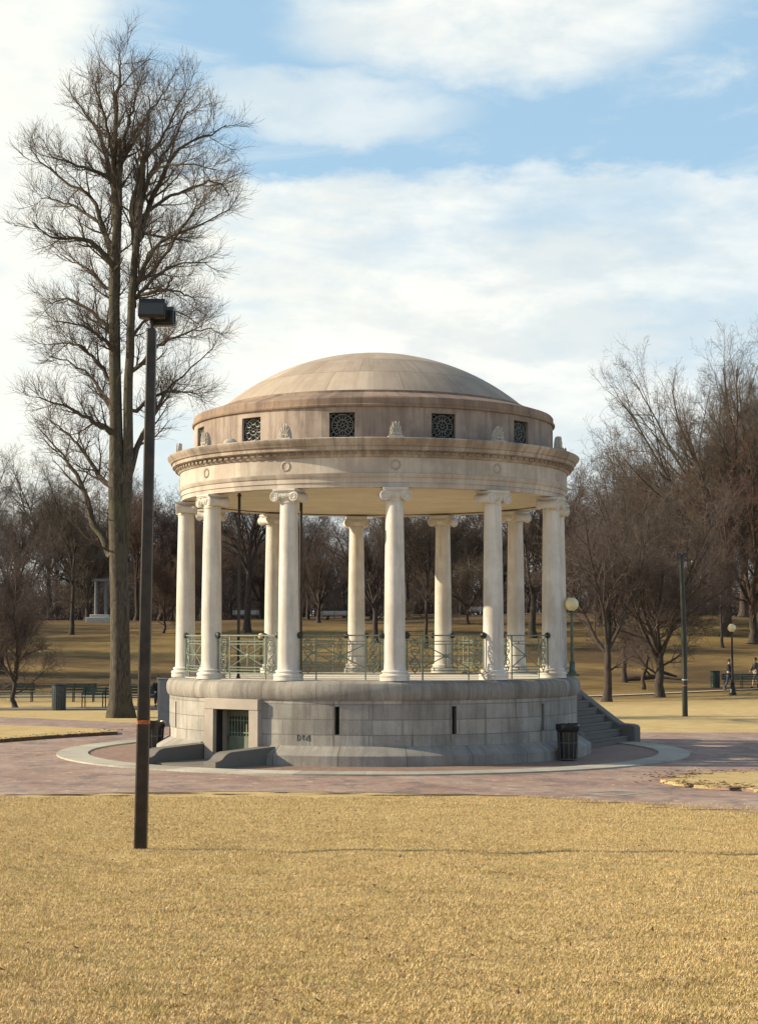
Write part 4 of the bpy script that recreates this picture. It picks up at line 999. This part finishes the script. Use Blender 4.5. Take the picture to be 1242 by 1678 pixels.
# ---- the big elm, limb by limb
ELMY = G(198, 1176).y
def elm():
    rg = np.random.default_rng(11)
    b = G(198, 1176); B = Vector((b.x, b.y, 0))
    t = thing('elm_tree', 'very tall bare elm with twin stems left of the bandstand', 'tree', (b.x, b.y, b.z))
    def L(px, yoff, K=16, wob=.10, r0=.1, r1=.02):
        px = [(200 + (x - 200) * (.86 if x < 200 else .90), y + 64 * max(0, (600 - y) / 600)) for x, y in px]; n = len(px); P = []
        for i, (x, y) in enumerate(px):
            q = at(x, y, ELMY + yoff * (i / (n - 1)) ** 1.1); P.append(q - Vector((b.x, b.y, b.z)))
        P = np.array([list(q) for q in P]); s = np.linspace(0, n - 1, K)
        out = np.empty((K, 3))
        for j, u in enumerate(s):
            i = min(int(u), n - 2); f = u - i
            p0, p1, p2, p3 = P[max(i - 1, 0)], P[i], P[i + 1], P[min(i + 2, n - 1)]
            out[j] = .5 * (2 * p1 + (p2 - p0) * f + (2 * p0 - 5 * p1 + 4 * p2 - p3) * f * f + (3 * p1 - p0 - 3 * p2 + p3) * f ** 3)
        out[1:] += rg.normal(0, wob * .35, (K - 1, 3)); u = np.linspace(0, 1, K)
        return out, r1 + (r0 - r1) * (1 - u) ** 1.25
    # trunk with buttressed foot
    tp = [(198, 1182, 27), (198, 1168, 24), (198, 1150, 20.5), (198, 1100, 18.5), (197, 1000, 17.5), (194, 900, 17), (192, 800, 16), (191, 700, 12.5), (189, 600, 11.5), (188, 500, 11), (190, 420, 10), (194, 340, 8.5), (196, 270, 6), (197, 228, 3.5)]
    m = MB(); ks = 20; vs = []
    for i, (x, y, w) in enumerate(tp):
        c = at(x, y, ELMY) - Vector((b.x, b.y, b.z)); r = w * .82 / FPX * (ELMY - CAMY)
        hgt = max(0, c.z); lob = .26 * math.exp(-hgt / 1.2) + .06
        if hgt > 9: lob = .05
        for j in range(ks):
            a = 2 * math.pi * j / ks; rr_ = r * (1 + lob * math.cos(3 * a + .8) + lob * .6 * math.cos(5 * a + 2.1) + .03 * math.sin(9 * a + i * .4))
            vs.append((c.x + rr_ * math.cos(a), c.y + rr_ * math.sin(a), c.z if i else -.3))
    m.add(vs, [(i * ks + j, i * ks + (j + 1) % ks, (i + 1) * ks + (j + 1) % ks, (i + 1) * ks + j) for i in range(len(tp) - 1) for j in range(ks)])
    m.build('trunk', M['bark_elm'], t, 60)
    stem = [L([(197, 960), (203, 880), (209, 800), (213, 700), (214, 600), (217, 500), (223, 420), (229, 340), (236, 280)], -.3, 22, .06, .25, .11)]
    S = lambda a, y=None, r0=.13, r1=.02: L(a, y if y is not None else rg.uniform(-3.5, 3.5), 16, .10, r0, r1)
    limbs = [S([(190, 340), (186, 230), (188, 140), (196, 62), (199, 42)], .3, .17), S([(188, 330), (183, 283), (167, 200), (138, 146), (110, 108)], 1.5, .16),
        S([(187, 300), (183, 258), (146, 242), (100, 226), (62, 214)], -1.5), S([(186, 430), (183, 412), (167, 354), (142, 292), (104, 267), (52, 233), (30, 205)], 1.5, .15),
        S([(184, 425), (179, 413), (138, 371), (104, 363), (67, 365), (33, 336)], -2, .16), S([(184, 480), (179, 467), (138, 425), (83, 396)], 2),
        S([(184, 575), (179, 563), (158, 546), (125, 525), (70, 518)], -2, .12), S([(184, 550), (179, 538), (138, 496), (95, 478), (60, 485)], 2), S([(184, 680), (179, 667), (158, 638), (125, 605), (70, 584)], 2.5),
        S([(184, 712), (167, 700), (133, 684), (83, 663), (35, 650)], -2.5, .14), S([(182, 915), (176, 901), (149, 861), (131, 807), (103, 764), (82, 740), (40, 700)], 1.5, .2),
        S([(182, 800), (150, 770), (110, 720), (60, 690)], 3), S([(225, 420), (229, 313), (242, 225), (271, 188), (292, 142), (318, 90)], -1.5, .15), S([(228, 380), (234, 354), (254, 292), (284, 233), (309, 200), (354, 179), (388, 158)], 1.5, .16),
        S([(224, 460), (225, 446), (250, 400), (284, 367), (334, 342), (400, 312)], -1.5, .14), S([(222, 490), (225, 475), (259, 442), (300, 413), (358, 408)], 2, .12), S([(224, 475), (260, 462), (300, 463), (332, 478)], -2.5, .09),
        S([(210, 790), (238, 712), (254, 684), (275, 650), (309, 617), (360, 575)], 1.5, .14), S([(227, 390), (219, 320), (234, 242), (246, 183), (250, 100)], -.5, .14), S([(228, 370), (242, 358), (292, 367), (326, 371)], 2, .08),
        S([(216, 610), (240, 590), (270, 560), (320, 540), (365, 530)], -2.2, .10), S([(216, 680), (250, 655), (300, 640), (350, 650)], 3, .09), S([(232, 320), (250, 250), (290, 190), (320, 130)], 2.5, .11), S([(236, 285), (262, 240), (300, 230), (372, 240)], -2.8, .09), S([(234, 330), (270, 300), (330, 270), (370, 262), (398, 290)], 3, .09),
        S([(214, 560), (240, 520), (290, 500), (340, 520)], 3, .08), S([(187, 260), (178, 190), (160, 120), (150, 80)], -2, .10), S([(192, 260), (205, 180), (222, 120), (230, 75)], 2.4, .12), S([(195, 250), (215, 190), (262, 120), (285, 80)], 3, .10), S([(186, 390), (150, 330), (90, 300), (45, 290)], 3, .10),
        S([(186, 630), (150, 590), (110, 560), (60, 560)], 1, .10), S([(222, 450), (262, 420), (320, 330), (350, 290)], -3, .10)]
    st = np.stack([s[0] for s in stem]); sr = np.stack([s[1] for s in stem])
    lp = np.stack([s[0] for s in limbs]); lr = np.stack([s[1] for s in limbs])
    link('limbs', tubes_mesh('limbs', [(st, sr, 12), (lp, lr, 7)], M['bark_elm']), t)
    A2, B2 = spawn(rg, lp, lr, 13, .10, 1.0, (22, 55), .34, 8, .10, .07, .012, .55, .05, taper_len=.45)
    # epicormic shoots off the trunk itself
    tl = np.array([[list(at(x, y, ELMY) - Vector((b.x, b.y, b.z))) for x, y, w in tp[5:]]]); tr_ = np.array([[w / FPX * 109 for x, y, w in tp[5:]]])
    E2, F2 = spawn(rg, tl, tr_, 70, 0, 1, (35, 80), .06, 6, .15, .08, .008, .1, .02, taper_len=.2)
    E3, F3 = spawn(rg, E2, F2, 7, .1, 1, (20, 60), .6, 4, .15, .05, .006, .7, .01)
    A3, B3 = spawn(rg, A2, B2, 9, .08, 1.0, (22, 58), .46, 6, .11, .08, .006, .6, .018, taper_len=.35, lmin=.6)
    A4, B4 = spawn(rg, A3, B3, 6, .1, 1.0, (15, 50), .58, 4, .12, .08, .0035, .7, .007, taper_len=.25, lmin=.5)
    link('crown', tubes_mesh('crown', [(A2, B2, 5), (A3, B3, 3), (A4, B4, 3), (E2, F2, 4), (E3, F3, 3)], M['twig_elm']), t)
elm()
# ---- the other trees
VAR = []
SPEC = [dict(seed=1, H=15, spread=3.6, tr=.24, th=.36, fork=4, fang=(10, 30)), dict(seed=2, H=13, spread=4.5, tr=.38, th=.22, fork=5, fang=(20, 48), low=3), dict(seed=3, H=17, spread=5, tr=.46, th=.30, fork=5, fang=(14, 40)),
        dict(seed=14, H=11, spread=4, tr=.22, th=.20, fork=5, fang=(25, 55), arch=.04, curve=.09, low=3), dict(seed=5, H=19, spread=4.5, tr=.40, th=.38, fork=5, fang=(12, 34)), dict(seed=6, H=9, spread=3.5, tr=.13, th=.28, fork=4, fang=(20, 50), curve=.09, low=4),
        dict(seed=9, H=20, spread=6, tr=.5, th=.27, dens=1.2, fork=8, fang=(18, 50), low=2, arch=.02)]
for sp_ in SPEC:
    H = sp_['H']; tg, cg = gen_tree(**sp_)
    H = float(np.percentile(np.concatenate([q_[0][:, -1, 2] for q_ in cg]), 99.3))
    V_ = {'H': H, 'trunk': tubes_mesh('trunk', tg, M['bark_far'])}
    for c_ in ('twig_purple', 'twig_tan', 'twig_red'):
        if c_ == 'twig_purple': me = tubes_mesh('crown', cg, M[c_]); base = me
        else: me = base.copy(); me.materials[0] = M[c_]
        V_[c_] = me
    VAR.append(V_)
def tree(v, x, y, h, rz, col, label, group=None, lean=(0, 0)):
    V_ = VAR[v]; s = h / V_['H']
    t = thing('bare_tree', label, 'tree', (x, y, float(height(x, y)) - .05), rz, group); t.scale = (s * .78, s * .78, s) if v == 6 else (s, s, s); t.rotation_euler = (lean[0], lean[1], rz)
    a = link('trunk', V_['trunk'], t); c_ = link('crown', V_[col], t); return t
def tpx(v, px, Y, top, rz, col, label, **k):
    q = at(px, 1000, Y); z0 = float(height(q.x, Y)); h = at(px, top, Y).z - z0
    return tree(v, q.x, Y, h, rz, col, label, **k)
gY = lambda px, py: G(px, py).y
near_trees = [
 (2, 614, 84, 800, 2.2, 'twig_purple', 'bare tree on the slope seen just right of the sunlit rear column', (0, .03)),
 (1, 522, 104, 850, 5.1, 'twig_purple', 'leaning bare tree by the crest bench left of the sunlit rear column', (0, .15)),
 (3, 768, 100, 880, 1.2, 'twig_tan', 'low spreading bare tree on the slope left of the right front column', (0, 0)),
 (3, 268, 92, 890, 3.9, 'twig_red', 'low bare tree on the slope between the tall mast and the bandstand', (0, 0)),
 (0, 1182, 82, 860, 4.4, 'twig_purple', 'slim bare tree between the dark green mast and the black lamp post', (0, .05)),
 (3, 28, gY(28, 1160), 905, .5, 'twig_purple', 'low crooked bare tree in front of the left benches', (0, .05)),
 (1, 3, gY(3, 1104), 830, 2.0, 'twig_purple', 'dark bare tree with its trunk cut by the left picture edge', (0, 0)),
 (0, 118, gY(118, 1040), 760, 1.0, 'twig_tan', 'slender pale bare tree on the hill left of the elm', (0, 0)),
 (4, 405, gY(405, 1036), 690, 2.2, 'twig_purple', 'bare tree on the hill seen between the two left front columns', (0, 0)),
 (0, 697, gY(697, 1062), 800, .3, 'twig_tan', 'young bare tree seen just right of the middle front column', (0, 0)),
 (2, 872, gY(872, 1045), 730, 4.1, 'twig_purple', 'bare tree seen just left of the rightmost front column', (0, -.05)),
 (2, 992, gY(992, 1150), 790, 1.3, 'twig_purple', 'thick dark leaning bare tree right beside the bandstand stair', (0, .20)),
 (0, 1022, gY(1022, 1118), 780, 2.9, 'twig_tan', 'slim bare tree behind the leaning tree at right', (0, 0)),
 (5, 1052, gY(1052, 1130), 840, 5.0, 'twig_purple', 'thinnest bare tree between the leaning and the forked tree at right', (0, 0)),
 (1, 1078, gY(1078, 1143), 770, .9, 'twig_purple', 'forked bare tree just left of the dark green mast', (0, 0.03)),
 (6, 1188, 88, 575, 3.6, 'twig_tan', 'tallest bare tree with a wide crown rising at the right', (0, 0)),
 (6, 1218, 112, 562, 5.3, 'twig_tan', 'tall fine twigged bare tree just right of the tallest right hand tree', (0, 0)),
 (6, 1262, 98, 600, 2.1, 'twig_tan', 'broad bare tree behind the reddish tree at the right picture edge', (0, 0)),
 (6, 1150, 108, 680, 4.9, 'twig_tan', 'tall bare tree left of the tallest right hand tree', (0, 0)),
 (1, 1232, 84, 700, 2.4, 'twig_red', 'reddish brown bare tree at the right picture edge', (0, 0)),
 (1, 985, 96, 742, 5.2, 'twig_tan', 'tan bare tree just right of the bandstand cornice', (0, 0)),
]
for (v, px, Y, top, rz, col, lab, ln) in near_trees: tpx(v, px, Y, top, rz, col, lab, lean=ln)
rgt = random.Random(21)
row = []
for k_ in range(46):
    px = -90 + k_ * 1420 / 45 + rgt.uniform(-14, 14); Y = rgt.choice((118, 126, 136, 150, 165)) + rgt.uniform(-4, 4)
    if px < 200: top = 790 + rgt.uniform(-50, 60)
    elif px < 330: top = 780 + rgt.uniform(-30, 40)
    elif px < 600: top = 860 + rgt.uniform(-70, 30)
    elif px < 930: top = 800 + rgt.uniform(-40, 60)
    elif px < 1020: top = 815 + rgt.uniform(-30, 50)
    else: top = 730 + rgt.uniform(-40, 70)
    row.append((px, Y, top))
def where(px):
    if px < 60: return 'at the far left'
    if px < 175: return 'left of the elm trunk'
    if px < 290: return 'between the elm and the bandstand'
    if px < 470: return 'behind the left front columns'
    if px < 640: return 'left of the middle front column'
    if px < 800: return 'right of the middle front column'
    if px < 930: return 'behind the right front columns'
    if px < 1080: return 'right of the bandstand'
    return 'at the far right'
row.sort(); ORD = 'first second third fourth fifth sixth seventh eighth ninth tenth eleventh twelfth'.split(); cnt = {}
for (px, Y, top) in row:
    col = rgt.choice(('twig_purple', 'twig_purple', 'twig_tan', 'twig_red', 'twig_purple')); w_ = where(px); n_ = cnt.get(w_, 0); cnt[w_] = n_ + 1
    tpx(rgt.randrange(5), px, Y, top, rgt.uniform(0, 6.28), col, '%s from left of the hill crest trees %s' % (ORD[n_], w_), group='bare trees on the hill crest')
# unseen row added beyond the left edge so long shadows stripe the hill
for i, (x, y, h, v) in enumerate(((-34, 44, 13, 1), (-37, 56, 15, 2), (-44, 66, 17, 4), (-41, 78, 14, 0), (-52, 88, 18, 2), (-46, 98, 14, 1), (-62, 60, 18, 4), (-66, 78, 17, 6))):
    tree(v, x, y, h, i * 1.3, 'twig_purple', '%s nearest bare tree added beyond the left picture edge to shade the hill' % ORD[i], 'shadow casting bare trees added beyond the left picture edge')
# dense far wood behind the crest: nobody could count its stems
def wood():
    rg = np.random.default_rng(5); n = 3800
    x = rg.uniform(-75, 75, n); y = rg.uniform(172, 215, n); z0 = height(x, y) - .5
    h = rg.uniform(3, 9.0, n) * (1 + .15 * np.sin(x * .13)); K = 6
    P = np.empty((n, K, 3)); d = np.stack([rg.normal(0, .28, n), rg.normal(0, .2, n), np.ones(n)], -1); P[:, 0] = np.stack([x, y, z0], -1)
    for k in range(1, K): d = d + rg.normal(0, .09, d.shape); P[:, k] = P[:, k - 1] + d / np.linalg.norm(d, axis=1, keepdims=True) * (h / (K - 1))[:, None]
    Rd = np.repeat(np.linspace(.085, .02, K)[None], n, 0)
    A, B = spawn(rg, P, Rd, 7, .12, 1, (25, 65), .42, 5, .14, .05, .018, .6, taper_len=.4)
    A2, B2 = spawn(rg, A, B, 3, .1, 1, (25, 60), .5, 3, .1, .03, .015, .7)
    tag(link('far_wood', tubes_mesh('far_wood', [(P, Rd, 3), (A, B, 3), (A2, B2, 3)], M['twig_wood'])), 'dense dark brown bare wood behind the hill crest', 'wood', kind='stuff')
wood()
# far brick house with chimneys, pale gabled house
def house(px, Y, w, eave, ridge, label, wallm, name, nwin=4, chim=2, storeys=3):
    q = at(px, 1000, Y); z0 = float(height(q.x, Y)); ze = at(px, eave, Y).z - z0; zr = at(px, ridge, Y).z - z0
    t = thing(name, label, 'house', (q.x, Y, z0 - .3)); dpt = 9
    m = MB(); m.box((0, 0, ze / 2), (w, dpt, ze)); m.build('wall', wallm, t)
    m = MB(); m.add([(-w / 2 - .3, -dpt / 2 - .3, ze), (w / 2 + .3, -dpt / 2 - .3, ze), (w / 2 + .3, dpt / 2 + .3, ze), (-w / 2 - .3, dpt / 2 + .3, ze), (-w / 2 - .3, 0, zr), (w / 2 + .3, 0, zr)], [(0, 1, 5, 4), (2, 3, 4, 5), (0, 4, 3), (1, 2, 5), (0, 3, 2, 1)]); rf = m.build('roof', M['slate'], t, 0)
    for i in range(chim):
        m = MB(); cx = -w * .38 + i * w * .76 / max(1, chim - 1); m.box((cx, .5, zr + .5), (1.4, .9, 2.2))
        for k_ in (-.4, 0, .4): m.lathe([(.14, zr + 1.6), (.12, zr + 2.2)], 8, mtx=Matrix.Translation((cx + k_, .5, 0)))
        m.build('chimney', M['brickwall'], rf)
    for s_ in range(storeys):
        for i in range(nwin):
            x_ = -w / 2 + w * (i + .5) / nwin; z_ = 1.9 + s_ * (ze - 1.5) / storeys
            m = MB(); m.box((x_, -dpt / 2 - .02, z_), (1.2, .1, 1.8)); f_ = m.build('window', M['white'], t)
            m = MB(); m.box((x_, -dpt / 2 - .08, z_), (.98, .03, 1.6)); m.build('pane', M['glassdark'], f_)
    return t
house(432, 235, 15, 905, 880, 'dark brick house with chimneys behind the trees left of the second front column', M['brickwall'], 'brick_house', 5, 2)
house(215, 240, 20, 945, 915, 'long low brick house behind the trees between elm and bandstand', M['brickwall'], 'brick_house', 7, 2, 2)
house(684, 225, 5.5, 950, 932, 'small pale gabled house seen right of the middle front column', M['white'], 'pale_house', 2, 0, 2)
print('objects', len(bpy.data.objects), 'verts', sum(len(o.data.vertices) for o in bpy.data.objects if o.type == 'MESH'))
